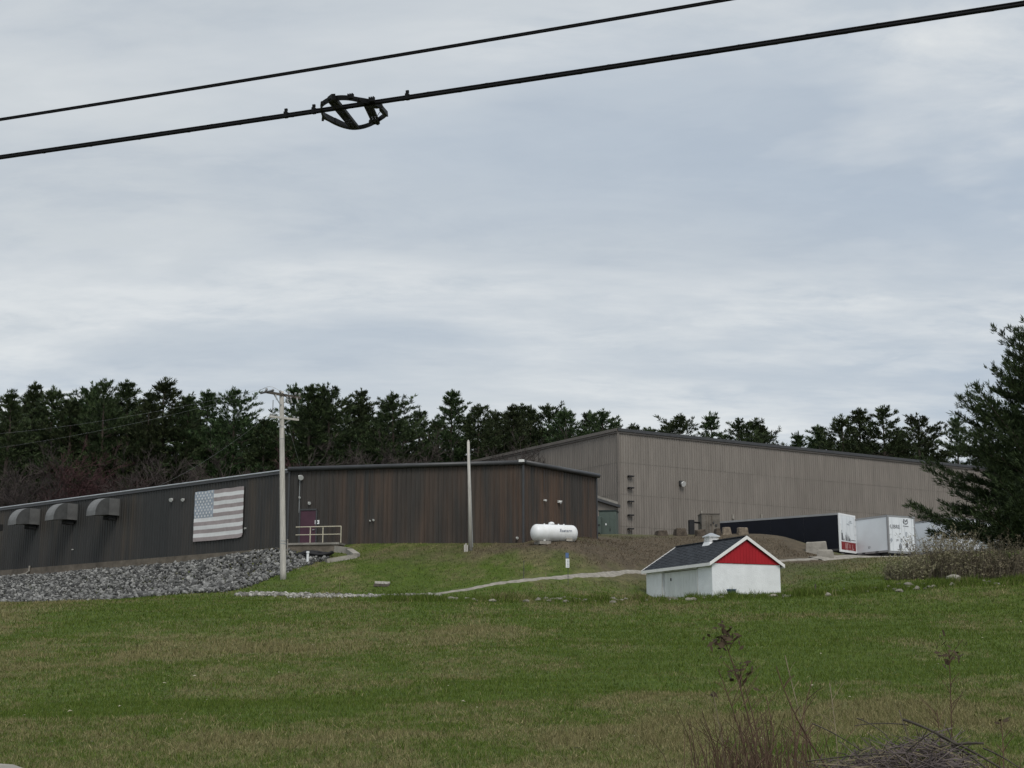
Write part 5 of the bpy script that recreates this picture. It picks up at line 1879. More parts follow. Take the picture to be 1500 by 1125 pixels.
# ------------------------------------------------------------------ pine trees
def needles(cent, dirs, size, per, width, rg, droop=0.0):
    """tufts of narrow needle blades: cent, dirs (N,3)"""
    N_ = len(cent)
    c_ = np.repeat(cent, per, 0)
    d_ = np.repeat(dirs, per, 0) + rg.normal(0, 0.48, (N_ * per, 3))
    d_[:, 2] += 0.12 - droop
    d_ /= np.linalg.norm(d_, axis=1, keepdims=True)
    L_ = size * rg.uniform(0.55, 1.15, (N_ * per, 1))
    side_ = np.cross(d_, rg.normal(size=(N_ * per, 3)))
    side_ /= np.linalg.norm(side_, axis=1, keepdims=True) + 1e-9
    b0_ = c_ + rg.normal(0, size * 0.12, c_.shape)
    mid = b0_ + d_ * L_ * 0.55
    W_ = width * rg.uniform(0.6, 1.2, (N_ * per, 1))
    v = np.stack([b0_, mid - side_ * W_, b0_ + d_ * L_, mid + side_ * W_], 1).reshape(-1, 3)
    f_ = np.arange(len(v)).reshape(-1, 4)
    sh = np.repeat(np.clip(np.repeat(rg.uniform(0, 1, N_), per) * 0.7 + rg.uniform(0, 0.3, N_ * per), 0, 1), 4)
    return v, f_, sh


def make_pine(seed, H, z0f, R, whorls, twigs_m, spacing, size, per, width, irregular=0.35, power=0.88, low=0.55, twig_len=0.42):
    """white pine: whorled limbs, flat side twigs on each limb, needle tufts along every twig"""
    rg = np.random.default_rng(seed)
    cent, dirs = [], []
    tb_ = MB()
    wob = rg.normal(0, 0.12, (12, 2)).cumsum(0) * 0.35
    trunk = [(wob[i, 0], wob[i, 1], H * i / 11) for i in range(12)]
    trunk[0] = (0, 0, -0.4)

    def tr_at(z):
        f_ = np.clip(z / H * 11, 0, 10.999)
        i = int(f_)
        a_, b_ = np.array(trunk[i]), np.array(trunk[min(i + 1, 11)])
        return a_ + (b_ - a_) * (f_ - i)
    tb_.tube(trunk, [max(0.02, 0.017 * H * (1 - i / 11.3)) for i in range(12)], 8)
    side_bias = rg.uniform(0, 6.28)

    def tufts(a_, b_, first=0.0, up=0.25):
        L_ = np.linalg.norm(b_ - a_)
        n_ = max(1, int(L_ * (1 - first) / spacing))
        f_ = first + (1 - first) * (np.arange(n_) + rg.uniform(0.2, 1.0, n_)) / n_
        cent.append(a_ + (b_ - a_) * f_[:, None] + rg.normal(0, spacing * 0.22, (n_, 3)))
        d_ = (b_ - a_) / (L_ + 1e-9)
        dirs.append(np.tile(d_ + np.array([0, 0, up]), (n_, 1)))
    for w_ in range(whorls):
        t_ = (max(0.0, w_ + rg.uniform(-0.35, 0.35)) / whorls) ** 0.85
        t_ = min(max(t_, 0), 0.985)
        z = H * (z0f + (1 - z0f) * t_)
        prof_ = (1 - t_) ** power * min(1, low + 2.2 * t_)
        nb_ = int(rg.integers(4, 7))
        a0_ = rg.uniform(0, 6.28)
        whorl_f = rg.uniform(1 - irregular, 1 + irregular * 0.6)
        for k in range(nb_):
            az = a0_ + 6.283 * k / nb_ + rg.normal(0, 0.25)
            Lb = R * prof_ * whorl_f * rg.uniform(0.5, 1.15) * (1 + 0.15 * math.cos(az - side_bias)) + 0.022 * H * (1 - 0.6 * t_)
            el_ = math.radians(2 + 30 * t_ ** 1.6 + rg.normal(0, 7))
            p0 = tr_at(z)
            n_seg = 5
            pts_ = []
            for s_ in range(n_seg + 1):
                q_ = s_ / n_seg
                up = math.tan(el_) * q_ * Lb + 0.13 * Lb * q_ * q_ - 0.10 * Lb * math.sin(math.pi * q_) * (1 - t_)
                pts_.append(np.array([p0[0] + math.cos(az) * Lb * q_, p0[1] + math.sin(az) * Lb * q_, p0[2] + up]))
            tb_.tube([tuple(p_) for p_ in pts_], [max(0.010, 0.009 * Lb * (1 - 0.85 * s_ / n_seg)) for s_ in range(n_seg + 1)], 4, caps=False)
            out = np.array([math.cos(az), math.sin(az), 0.0])
            perp_ = np.array([-out[1], out[0], 0.0])
            for i in range(1, n_seg):
                tufts(pts_[i], pts_[i + 1], 0.0, 0.35 + 0.4 * t_)
            n2 = max(3, int(Lb * twigs_m))
            for m_ in range(n2):
                q_ = 0.18 + 0.80 * (m_ + rg.uniform(0, 1)) / n2
                f_ = q_ * n_seg
                i = min(int(f_), n_seg - 1)
                c_ = pts_[i] + (pts_[i + 1] - pts_[i]) * (f_ - i)
                l2 = (Lb * twig_len * (1.12 - q_) + 0.02 * H * (1 - 0.6 * t_)) * rg.uniform(0.6, 1.15)
                sg_ = 1 if m_ % 2 else -1
                d_ = out * rg.uniform(0.5, 0.95) + perp_ * sg_ * rg.uniform(0.35, 0.9) + np.array([0, 0, rg.normal(0.16 + 0.28 * t_, 0.14)])
                d_ /= np.linalg.norm(d_)
                tufts(c_, c_ + d_ * l2, 0.12, 0.35 + 0.4 * t_)
    top = tr_at(H * 0.93)
    tufts(top, tr_at(H) + np.array([0, 0, 0.02 * H]), 0, 0.8)
    for k in range(6):
        a_ = k * 1.05 + rg.uniform(0, 0.5)
        b0_ = tr_at(H * (0.90 + 0.012 * k))
        tufts(b0_, b0_ + np.array([math.cos(a_) * 0.022 * H, math.sin(a_) * 0.022 * H, 0.045 * H]), 0, 0.8)
    v, f_, sh = needles(np.concatenate(cent), np.concatenate(dirs), size, per, width, rg)
    cme = np_mesh('pine_crown', v, f_)
    set_attr(cme, 'shade', np.stack([sh, sh, sh, np.ones_like(sh)], -1))
    return tb_, cme


proto_pines = []
HP = 22.0
for k, (sd_, R_, wh_, z0f, irr) in enumerate(((1, 7.4, 25, 0.04, 0.26), (2, 8.4, 23, 0.05, 0.36), (3, 6.6, 26, 0.04, 0.28), (4, 8.0, 21, 0.06, 0.42), (5, 7.0, 24, 0.05, 0.30), (6, 5.6, 19, 0.12, 0.55), (7, 8.6, 24, 0.05, 0.28))):
    tb_, cme = make_pine(sd_, HP, z0f, R_ * 0.94, wh_ + 4, 1.9, 0.27, 0.50, 12, 0.042, irregular=irr, power=0.66 if k in (1, 6) else 0.78, low=0.75)
    tme_o = tb_.build('trunk', M['bark'])
    tme = tme_o.data
    bpy.data.objects.remove(tme_o)
    cme.materials.append(M['needle'])
    proto_pines.append((tme, cme))


def place_pine(px, row, Y, k, label, group, rot=None, squash=1.0):
    tp = P(px, row + 5, Y)
    g_ = g1(tp.x, tp.y)
    sc__ = (tp.z - g_) / HP
    root = empty('pine_tree', (tp.x, tp.y, g_))
    root.rotation_euler = (0, 0, rot if rot is not None else float(Rr.uniform(0, 6.28)))
    root.scale = (sc__ * squash, sc__ * squash, sc__)
    root.rotation_euler = (float(Rr.normal(0, 0.022)), float(Rr.normal(0, 0.022)), root.rotation_euler[2])
    tag(root, label, 'tree', group)
    link_mesh('trunk', proto_pines[k][0], root)
    link_mesh('crown', proto_pines[k][1], root)
    return root


tops_left = [(-60, 575, 152, 0), (-20, 560, 160, 4), (15, 571, 146, 5), (48, 563, 152, 2), (77, 567, 150, 0), (108, 583, 148, 4), (136, 561, 151, 1), (161, 557, 148, 3), (196, 559, 153, 2), (216, 573, 147, 4),
             (244, 557, 150, 0), (278, 579, 149, 4), (300, 573, 156, 2), (341, 570, 150, 6), (390, 612, 148, 4), (431, 562, 152, 5), (452, 565, 149, 2), (492, 565, 150, 1), (524, 571, 153, 4), (578, 577, 150, 6),
             (612, 600, 156, 4), (656, 572, 151, 2), (702, 591, 150, 3), (726, 600, 155, 4), (756, 594, 152, 2), (776, 593, 158, 5), (832, 597, 152, 0), (878, 601, 153, 6), (900, 615, 160, 4)]
ORD = ['first', 'second', 'third', 'fourth', 'fifth', 'sixth', 'seventh', 'eighth', 'ninth', 'tenth', 'eleventh', 'twelfth', 'thirteenth', 'fourteenth', 'fifteenth', 'sixteenth', 'seventeenth', 'eighteenth', 'nineteenth',
       'twentieth', 'twenty-first', 'twenty-second', 'twenty-third', 'twenty-fourth', 'twenty-fifth', 'twenty-sixth', 'twenty-seventh', 'twenty-eighth', 'twenty-ninth']
NEAR = {341: 'broad pine with open sky beside it, just left of the utility pole top', 390: 'low pine right behind the utility pole top', 431: 'pine rising just right of the utility pole top',
        656: 'pointed pine standing above its neighbours, left of the bare leaning pole', 900: 'last pine of the tree line before the roof corner of the tan warehouse'}
for i_, (px, row, Y, k) in enumerate(tops_left):
    place_pine(px, row, Y, k, NEAR.get(px, 'tall pine in the tree line, its top the %s from the left edge' % ORD[max(0, i_ - 2)] if i_ > 1 else 'pine cut by the left edge of the photo'), 'pines behind the dark building', squash=float(Rr.uniform(1.12, 1.42)))
for k in range(52):
    px = -80 + 1000 * (k + float(Rr.uniform(0, 1))) / 52
    row = float(Rr.uniform(578, 625)) + (14 if px > 590 else 0) + (22 if 372 < px < 408 or 606 < px < 632 else 0)
    place_pine(px, row, float(Rr.uniform(158, 176)), int(Rr.integers(0, 7)), 'lower pine filling the gaps deep in the tree line', 'pines deep in the tree line', squash=1.45)
right_labels = [(932, 621, 205, 4, 'small pine top just showing over the corner of the tan roof'), (952, 627, 210, 2, 'lowest pine tip left of the round topped one over the tan roof'),
                (975, 622, 212, 3, 'thin pine tip leaning beside the round topped one over the tan roof'),
                (995, 608, 200, 6, 'round topped pine standing alone over the tan roof'), (1047, 604, 204, 5, 'open forked pine over the tan roof with sky through its branches'),
                (1086, 615, 200, 1, 'broad pine over the tan roof just right of the forked one'), (1107, 612, 206, 0, 'dense pine over the middle of the tan roof'), (1128, 630, 212, 2, 'low sloping pine at the right end of the middle clump over the tan roof'),
                (1168, 633, 215, 5, 'sparse pale pine in the gap over the tan roof'), (1205, 622, 204, 4, 'lower pine at the left of the far clump over the tan roof'), (1228, 609, 200, 0, 'broad pine in the far clump over the tan roof'),
                (1257, 600, 205, 2, 'tall pine in the middle of the far clump over the tan roof'), (1298, 596, 200, 3, 'pointed spire topped pine, tallest over the tan roof'), (1322, 628, 208, 4, 'low pine between the spire topped one and the big near pine'),
                (1347, 608, 204, 1, 'pine half hidden beside the big near pine')]
for px, row, Y, k, lab in right_labels:
    place_pine(px, row, Y, k, lab, 'pines over the tan roof', squash=1.45)
for px, row, Y in ((1400, 610, 208), (1440, 600, 206), (1490, 605, 205)):
    place_pine(px, row, Y, int(Rr.integers(0, 5)), 'pine hidden behind the big near pine beyond the tan warehouse', 'pines behind the near pine')
for k in range(12):
    place_pine(1190 + 15 * k, float(Rr.uniform(640, 650)), float(Rr.uniform(212, 225)), int(Rr.integers(0, 7)), 'low pine deep behind the tan roof', 'low pines behind the tan roof')

# bare trees and brush under the pines
def make_bare(seed, H, spread_, n_main, depth=4):
    rg = random.Random(seed)
    mb_ = MB()

    def grow(p_, d_, L_, r_, lev):
        q_ = p_ + d_ * L_
        mid = (p_ + q_) / 2 + Vector((rg.gauss(0, 0.06), rg.gauss(0, 0.06), 0)) * L_
        mb_.tube([p_, mid, q_], [r_, r_ * 0.8, r_ * 0.55], 3, caps=False)
        if lev == 0:
            return
        for _ in range(rg.choice((3, 3, 4))):
            f_ = rg.uniform(0.35, 1.0)
            nd = (d_ + Vector((rg.gauss(0, 1), rg.gauss(0, 1), rg.gauss(0.25, 0.6))) * spread_).normalized()
            grow(p_ + (q_ - p_) * f_, nd, L_ * rg.uniform(0.5, 0.75), max(0.010, r_ * 0.55), lev - 1)
    for _ in range(n_main):
        grow(Vector((rg.gauss(0, 0.15), rg.gauss(0, 0.15), -0.2)), Vector((rg.gauss(0, 0.18), rg.gauss(0, 0.18), 1)).normalized(), H * 0.40, H * 0.0075, depth)
    return mb_


bare_protos = []
for sd_, n_m in ((11, 2), (12, 3), (13, 2), (14, 4)):
    for mat in (M['bark_grey'], M['bark_red']):
        if mat is M['bark_red'] and sd_ != 12:
            continue
        o = make_bare(sd_, 9.0, 0.5, n_m, 5).build('bare_proto', mat)
        bare_protos.append(o.data)
        bpy.data.objects.remove(o)
for k in range(40):
    px = -60 + 970 * (k + float(Rr.uniform(0, 1))) / 40
    Y = float(Rr.uniform(128, 146)) if px < 600 else float(Rr.uniform(136, 148))
    row = float(Rr.uniform(652, 684)) if px < 420 else float(Rr.uniform(645, 668)) if px < 700 else float(Rr.uniform(640, 655))
    tp = P(px, row, Y)
    g_ = g1(tp.x, tp.y)
    red_ = 105 < px < 185 or 380 < px < 410
    o = bpy.data.objects.new('bare_tree', bare_protos[2] if red_ else bare_protos[[0, 1, 3, 4][int(Rr.integers(0, 4))]])
    COL.objects.link(o)
    o.location = (tp.x, tp.y, g_)
    s_ = (tp.z - g_) / 8.2
    o.scale = (s_ * 1.25, s_ * 1.25, s_)
    o.rotation_euler = (0, 0, float(Rr.uniform(0, 6.28)))
    tag(o, 'reddish leafless tree under the pines behind the dark roof' if red_ else 'leafless grey brown tree under the pines behind the dark roof', 'tree',
        'reddish bare trees under the pines' if red_ else 'bare trees under the pines')

# ------------------------------------------------------------------ big near pine at the frame edge
tb_, cme = make_pine(47, 14.4, 0.11, 9.0, 40, 3.0, 0.18, 0.38, 11, 0.025, irregular=0.20, power=0.74, low=0.88)
bp_ = P(1548, 838, 80)
big_pine = empty('pine_tree', (bp_.x, bp_.y, g1(bp_.x, bp_.y) - 0.1), 0.6)
tag(big_pine, 'big dark pine close by at the edge of the photo, boughs over the trailers', 'tree')
cme.materials.append(M['needle_near'])
tb_.build('trunk', M['bark'], big_pine, world=False)
link_mesh('crown', cme, big_pine)

# ------------------------------------------------------------------ shrubs
def make_shrub(seed, H, W, stems):
    rg = np.random.default_rng(seed)
    mb_ = MB()
    cent, dirs = [], []
    for _ in range(stems):
        a_ = rg.uniform(0, 6.283)
        rr = W * math.sqrt(rg.uniform(0, 1)) * 0.75
        b_ = np.array([rr * math.cos(a_), rr * math.sin(a_) * 0.6, -0.1])
        h_ = H * rg.uniform(0.4, 1.05) * (1 - 0.75 * (rr / W) ** 2)
        out = np.array([math.cos(a_), math.sin(a_) * 0.6, 0]) * rg.uniform(0.0, 0.45) * h_ + rg.normal(0, 0.20, 3) * np.array([1, 1, 0]) * h_
        m_ = b_ + out * 0.35 + np.array([0, 0, h_ * 0.55])
        t_ = b_ + out + np.array([0, 0, h_])
        mb_.tube([tuple(b_), tuple(m_), tuple(t_)], [0.014, 0.010, 0.005], 3, caps=False)
        for k in range(int(13 * h_ / H * 1.3)):
            f_ = rg.uniform(0.12, 1.0)
            c_ = (b_ + (m_ - b_) * f_ * 2) if f_ < 0.5 else (m_ + (t_ - m_) * (f_ * 2 - 1))
            cent.append(c_ + rg.normal(0, 0.07, 3))
            dirs.append(np.array([rg.normal(0, 0.9), rg.normal(0, 0.9), 0.7]))
    v, f_, sh = needles(np.array(cent), np.array(dirs), 0.15, 3, 0.016, rg)
    me = np_mesh('buds', v, f_)
    set_attr(me, 'shade', np.stack([sh, sh, sh, np.ones_like(sh)], -1))
    me.materials.append(M['bud'])
    return mb_, me


for k, (px, H, W, lab) in enumerate(((1330, 1.35, 1.3, 'low leafless shrub at the left end of the thicket'), (1368, 2.3, 1.5, 'tall twiggy shrub second from the left end of the thicket'),
                                     (1405, 2.45, 1.6, 'tall olive brown shrub in the middle of the thicket behind the white boulder'), (1440, 2.3, 1.6, 'leafless shrub right of the middle of the thicket'),
                                     (1475, 2.2, 1.6, 'leafless shrub in front of the white van'), (1512, 2.1, 1.6, 'leafless shrub cut by the right edge of the photo'))):
    c_ = P(px, 850, 75.3 + 0.5 * (k % 2))
    root = empty('shrub', (c_.x, c_.y, g1(c_.x, c_.y)))
    tag(root, lab, 'shrub', 'leafless shrubs of the thicket')
    mb_, me = make_shrub(60 + k, H * 1.2, W * 1.25, 190)
    mb_.build('stems', M['shrub_stem'], root, world=False)
    link_mesh('buds', me, root)

# ------------------------------------------------------------------ grass
def blades(name, x, y, h, w, rg, lean=0.55, dead=False):
    n_ = len(x)
    z = gz(x, y) - 0.01
    s_, d_ = tint(x, y)
    a_ = rg.uniform(0, 6.283, n_)
    b_ = rg.uniform(0, 6.283, n_)
    hh_ = h * rg.uniform(0.5, 1.25, n_)
    ww = w * rg.uniform(0.6, 1.3, n_)
    le = hh_ * lean * rg.uniform(0.2, 1.4, n_)
    v = np.empty((n_, 3, 3), np.float32)
    v[:, 0] = np.stack([x - np.cos(a_) * ww / 2, y - np.sin(a_) * ww / 2, z], -1)
    v[:, 1] = np.stack([x + np.cos(a_) * ww / 2, y + np.sin(a_) * ww / 2, z], -1)
    v[:, 2] = np.stack([x + np.cos(b_) * le, y + np.sin(b_) * le, z + hh_], -1)
    me = np_mesh(name, v.reshape(-1, 3), np.arange(n_ * 3).reshape(-1, 3))
    r_ = rg.uniform(0, 1, n_)
    # single dead blades among the green and the other way round
    flip = rg.uniform(0, 1, n_)
    s_ = np.where(flip < s_ * 0.95 + 0.04, np.clip(s_ + 0.6, 0, 1), np.clip(s_ - 0.4, 0, 1))
    if dead:
        s_, d_, r_ = np.full(n_, 1.0), d_ * 0.4, 0.45 + 0.55 * r_
    col = np.repeat(np.stack([s_, d_, r_, np.ones(n_)], -1), 3, 0)
    set_attr(me, 'tint', col)
    return link_mesh(name, me, None, M['blade'])


def scatter(y0, y1, dens, rg, margin=1.5):
    half = lambda yy: 0.375 * yy + margin
    area = (half(y0) + half(y1)) * (y1 - y0)
    n_ = int(area * dens)
    yy = y0 + (y1 - y0) * rg.uniform(0, 1, int(n_ * 1.3))
    acc = rg.uniform(0, 1, len(yy)) < half(yy) / half(y1)
    yy = yy[acc]
    return rg.uniform(-1, 1, len(yy)) * half(yy), yy


gr = np.random.default_rng(99)
bands = ((16.5, 22, 900, 0.065, 0.010), (22, 30, 620, 0.070, 0.013), (30, 42, 300, 0.08, 0.018), (42, 56, 150, 0.09, 0.026), (56, 72, 95, 0.11, 0.034), (72, 100, 40, 0.12, 0.05))
gx_all, gy_all, gh_all, gw_all = [], [], [], []
shed_poly = [(SP_(r_, l_, 0).x, SP_(r_, l_, 0).y) for r_, l_ in ((-0.1, -0.1), (WG + 0.1, -0.1), (WG + 0.1, LG + 0.1), (-0.1, LG + 0.1))]
pth = np.array([(p_.x, p_.y) for p_ in PATH])
for y0, y1, dens, h_, w_ in bands:
    x, y = scatter(y0, y1, dens, gr)
    ok = np.ones(len(x), bool)
    if y1 > 70:
        ok &= ~in_poly(x, y, RIP) & ~in_poly(x, y, shed_poly)
        for i in range(len(pth) - 1):
            a_, b_ = pth[i], pth[i + 1]
            ab = b_ - a_
            t_ = np.clip(((x - a_[0]) * ab[0] + (y - a_[1]) * ab[1]) / (ab @ ab), 0, 1)
            ok &= np.hypot(x - a_[0] - t_ * ab[0], y - a_[1] - t_ * ab[1]) > 0.75
        for w__ in (wL, wF, wR):
            ok &= ~((((x - w__.a.x) * w__.n.x + (y - w__.a.y) * w__.n.y) < 0.15) & (((x - w__.a.x) * w__.d.x + (y - w__.a.y) * w__.d.y) > -1) & (((x - w__.a.x) * w__.d.x + (y - w__.a.y) * w__.d.y) < w__.len + 3))
        ok &= ~((x > 19) & (y > 97.5))
    if y0 < 20:
        ok &= ~in_poly(x, y, drv)
    x, y = x[ok], y[ok]
    straw_, _d = tint(x, y)
    hh_ = h_ * (1 + 0.5 * (straw_ > 0.8))
    gx_all.append(x); gy_all.append(y); gh_all.append(hh_); gw_all.append(np.full(len(x), w_))
# ranker grass along the stone row on the crest
n_ = 34000
px_r = gr.uniform(560, 1520, n_)
yy = 70.6 + gr.normal(0, 0.8, n_)
xx = (px_r - 750) / F * yy * 1.02
gx_all.append(xx); gy_all.append(yy); gh_all.append(0.12 + 0.75 * fbm(xx / 0.9, yy / 0.9, 77, 3) ** 3); gw_all.append(np.full(n_, 0.035))
# odd taller tufts the mower missed
tx, ty = scatter(17, 68, 0.22, gr)
tn = 14
txx, tyy = np.repeat(tx, tn) + gr.normal(0, 0.06, len(tx) * tn), np.repeat(ty, tn) + gr.normal(0, 0.06, len(tx) * tn)
gx_all.append(txx); gy_all.append(tyy); gh_all.append(np.repeat(gr.uniform(0.09, 0.19, len(tx)), tn)); gw_all.append(np.repeat(0.010 + 0.0004 * ty, tn))
gx_, gy_ = np.concatenate(gx_all), np.concatenate(gy_all)
# long dead strands lying over the mown grass
sx_l, sy_l = [], []
for y0, y1, dens in ((16.5, 26, 130), (26, 40, 60), (40, 72, 22)):
    x, y = scatter(y0, y1, dens, gr)
    st_, _d = tint(x, y)
    ok = gr.uniform(0, 1, len(x)) < st_ ** 1.3 + 0.05
    sx_l.append(x[ok]); sy_l.append(y[ok])
sx_l, sy_l = np.concatenate(sx_l), np.concatenate(sy_l)
strands = blades('dead_grass', sx_l, sy_l, 0.055 + 0.0006 * sy_l, 0.012 + 0.0004 * sy_l, gr, 2.4, True)
tag(strands, 'long pale dead grass strands lying over the mown field', 'grass', kind='stuff')
tag(blades('grass', gx_, gy_, np.concatenate(gh_all), np.concatenate(gw_all), gr), 'short mown field grass, green with straw patches', 'grass', kind='stuff')

# scattered pale dead leaves and dark clods on the lawn
lv, lf = [], []
rl = random.Random(31)
for k in range(80):
    Y = rl.uniform(19, 66)
    X = rl.uniform(-0.37, 0.37) * Y
    z = g1(X, Y) + 0.045
    s_ = rl.uniform(0.025, 0.055)
    a_ = rl.uniform(0, 6.28)
    ux, uy = math.cos(a_) * s_, math.sin(a_) * s_
    b0_ = len(lv)
    lv += [(X - ux, Y - uy, z), (X + uy * 0.55, Y - ux * 0.55, z + s_ * rl.uniform(0.1, 0.8)), (X + ux, Y + uy, z + s_ * 0.3), (X - uy * 0.55, Y + ux * 0.55, z + s_ * rl.uniform(0.1, 0.8))]
    lf.append((b0_, b0_ + 1, b0_ + 2, b0_ + 3))
tag(link_mesh('fallen_leaves', np_mesh('fallen_leaves', np.array(lv), np.array(lf)), None, M['leaf_pale']), 'pale dead leaves scattered over the field grass', 'leaves', kind='stuff')

# ------------------------------------------------------------------ weeds and brush pile in front
def curve3(a_, b_, bend, n_=7):
    a_, b_, bend = Vector(a_), Vector(b_), Vector(bend)
    return [a_.lerp(b_, i / n_) + bend * (4 * (i / n_) * (1 - i / n_)) for i in range(n_ + 1)]


def weed(base, tip, bend, r0, label, mat, branches=0, leaves=0, seed=1, leaf_at=0.93, spread_=0.1):
    rg = random.Random(seed)
    c_ = P(base[0], 1125, base[1])
    g_ = g1(c_.x, c_.y)
    root = empty('dry_weed', (c_.x, c_.y, g_))
    tag(root, label, 'weed', 'dry weeds in front')
    tp = P(tip[0], tip[1], base[1] + tip[2])
    path_ = curve3((c_.x, c_.y, g_ - 0.05), tp, Vector((bend, 0, 0)))
    st = MB().tube(path_, [max(0.005, 1.5 * r0 * (1 - 0.6 * i / 7)) for i in range(8)], 5).build('stem', mat, root)
    for k in range(branches):
        f_ = rg.uniform(0.35, 0.95)
        i = min(int(f_ * 7), 6)
        p_ = path_[i].lerp(path_[i + 1], f_ * 7 - i)
        L_ = rg.uniform(0.08, 0.28)
        d_ = Vector((rg.choice((-1, 1)) * rg.uniform(0.3, 0.8), rg.uniform(-0.4, 0.4), rg.uniform(0.5, 1.0))).normalized()
        MB().tube(curve3(p_, p_ + d_ * L_, (0, 0, 0.01), 3), [r0 * 0.8, r0 * 0.7, r0 * 0.6, r0 * 0.5], 4).build('branch', mat, root)
    if leaves:
        mb_ = MB()
        for k in range(leaves):
            p_ = path_[-1] + Vector((rg.gauss(0, spread_), rg.gauss(0, spread_), rg.gauss(-0.02, spread_ * 0.9)))
            s_ = rg.uniform(0.03, 0.06)
            a_ = Vector((rg.gauss(0, 1), rg.gauss(0, 1), rg.gauss(0.3, 1))).normalized()
            b_ = a_.orthogonal().normalized()
            mb_.add([p_ - a_ * s_, p_ + b_ * s_ * 0.5 + a_ * 0.2 * s_, p_ + a_ * s_, p_ - b_ * s_ * 0.5], [(0, 1, 2), (0, 2, 3)])
            if k % 3 == 0:
                mb_.tube([path_[-1] - Vector((0, 0, 0.06)), p_], 0.0022, 3, caps=False)
        tag(mb_.build('seed_head', M['dry_leaf'], root), kind='stuff')
    return root


W_ = [((1118, 15.6), (1060, 934, 0.2), 0.05, 0.008, 'tallest dry weed with a dark brown seed head', M['stalk'], 10, 60, 1, 0.075),
      ((1125, 15.9), (1084, 985, 0.1), 0.03, 0.007, 'dry weed with dark leaves trailing to one side beside the tallest', M['stalk'], 9, 24, 2, 0.09),
      ((1108, 15.4), (1052, 980, 0.1), 0.03, 0.007, 'bare dry stalk leaning left of the tallest weed', M['stalk'], 8, 0, 3, 0.1),
      ((1066, 15.8), (1044, 1014, 0.1), 0.02, 0.005, 'thin dry stalk with two pale tips at the left of the weeds', M['stalk_pale'], 5, 3, 4, 0.04),
      ((1144, 15.8), (1122, 1020, 0.1), 0.02, 0.006, 'short dry stalk right of the tallest weed', M['stalk'], 8, 0, 5, 0.1),
      ((1158, 15.6), (1190, 996, 0.2), -0.04, 0.007, 'upright dark stalk curving right beside the brush pile', M['stalk'], 4, 0, 6, 0.1),
      ((1166, 15.4), (1158, 1028, 0.2), 0.02, 0.007, 'dark upright stalk left of the curving one', M['stalk'], 5, 0, 7, 0.1),
      ((1250, 15.2), (1137, 976, 0.1), -0.10, 0.008, 'long arching stalk leaning left out of the brush pile', M['stalk'], 6, 0, 8, 0.1),
      ((1180, 15.9), (1177, 1030, 0.3), 0.01, 0.006, 'dry stalk between the arching stalk and the weeds', M['stalk'], 6, 0, 9, 0.1),
      ((1392, 15.6), (1390, 952, 0.2), 0.01, 0.006, 'slender reddish weed with a thin brown head right of the pile', M['stalk'], 12, 22, 10, 0.12),
      ((1382, 15.5), (1372, 1040, 0.2), 0.01, 0.005, 'short reddish weed on top of the brush pile', M['stalk'], 10, 0, 11, 0.1),
      ((1462, 15.0), (1466, 1056, 0.2), 0.03, 0.007, 'crooked dark stalk at the right of the brush pile', M['stalk'], 4, 5, 12, 0.05),
      ((1228, 16.2), (1215, 1000, 0.2), 0.02, 0.005, 'thin pale stalk standing behind the brush pile', M['stalk_pale'], 4, 0, 13, 0.1),
      ((1210, 15.8), (1150, 960, 0.3), -0.03, 0.004, 'finest pale stalk leaning left above the weeds', M['stalk_pale'], 5, 0, 14, 0.1)]
for w_ in W_:
    weed(w_[0], w_[1], w_[2], w_[3], w_[4], w_[5], w_[6], w_[7], w_[8], 0.93, w_[9])
# low thicket of thin dead stems round the weeds
tv = MB()
rt = random.Random(77)
for k in range(350):
    px = rt.gauss(1108, 48) if k < 250 else rt.gauss(1400, 60)
    Y = rt.uniform(14.8, 16.8)
    c_ = P(px, 1125, Y)
    g_ = g1(c_.x, c_.y)
    h_ = rt.uniform(0.25, 0.85) if k < 250 else rt.uniform(0.1, 0.4)
    dx, dy = rt.gauss(0, 0.13) * h_ * 2, rt.gauss(0, 0.13) * h_ * 2
    tv.tube([(c_.x, c_.y, g_ - 0.02), (c_.x + dx * 0.4, c_.y + dy * 0.4, g_ + h_ * 0.6), (c_.x + dx, c_.y + dy, g_ + h_)], [0.006, 0.005, 0.003], 3, caps=False)
tag(tv.build('dead_stems', M['stalk']), 'thicket of thin dead brown stems at the foot of the weeds', 'weeds', kind='stuff')

pc = P(1320, 1125, 14.6)
pg_ = g1(pc.x, pc.y)
pile = empty('brush_pile', (pc.x, pc.y, pg_))
tag(pile, 'heap of dead twigs and branches in the foreground grass', 'brush pile')
mbp = MB()
rp_ = random.Random(8)


def pile_h(x, y):
    a_ = 0.42 * math.exp(-((x + 0.25) / 0.62) ** 2 - (y / 0.7) ** 2) + 0.46 * math.exp(-((x - 0.42) / 0.33) ** 2 - (y / 0.6) ** 2) + 0.12 * math.exp(-(x / 1.3) ** 2 - (y / 0.9) ** 2)
    return a_


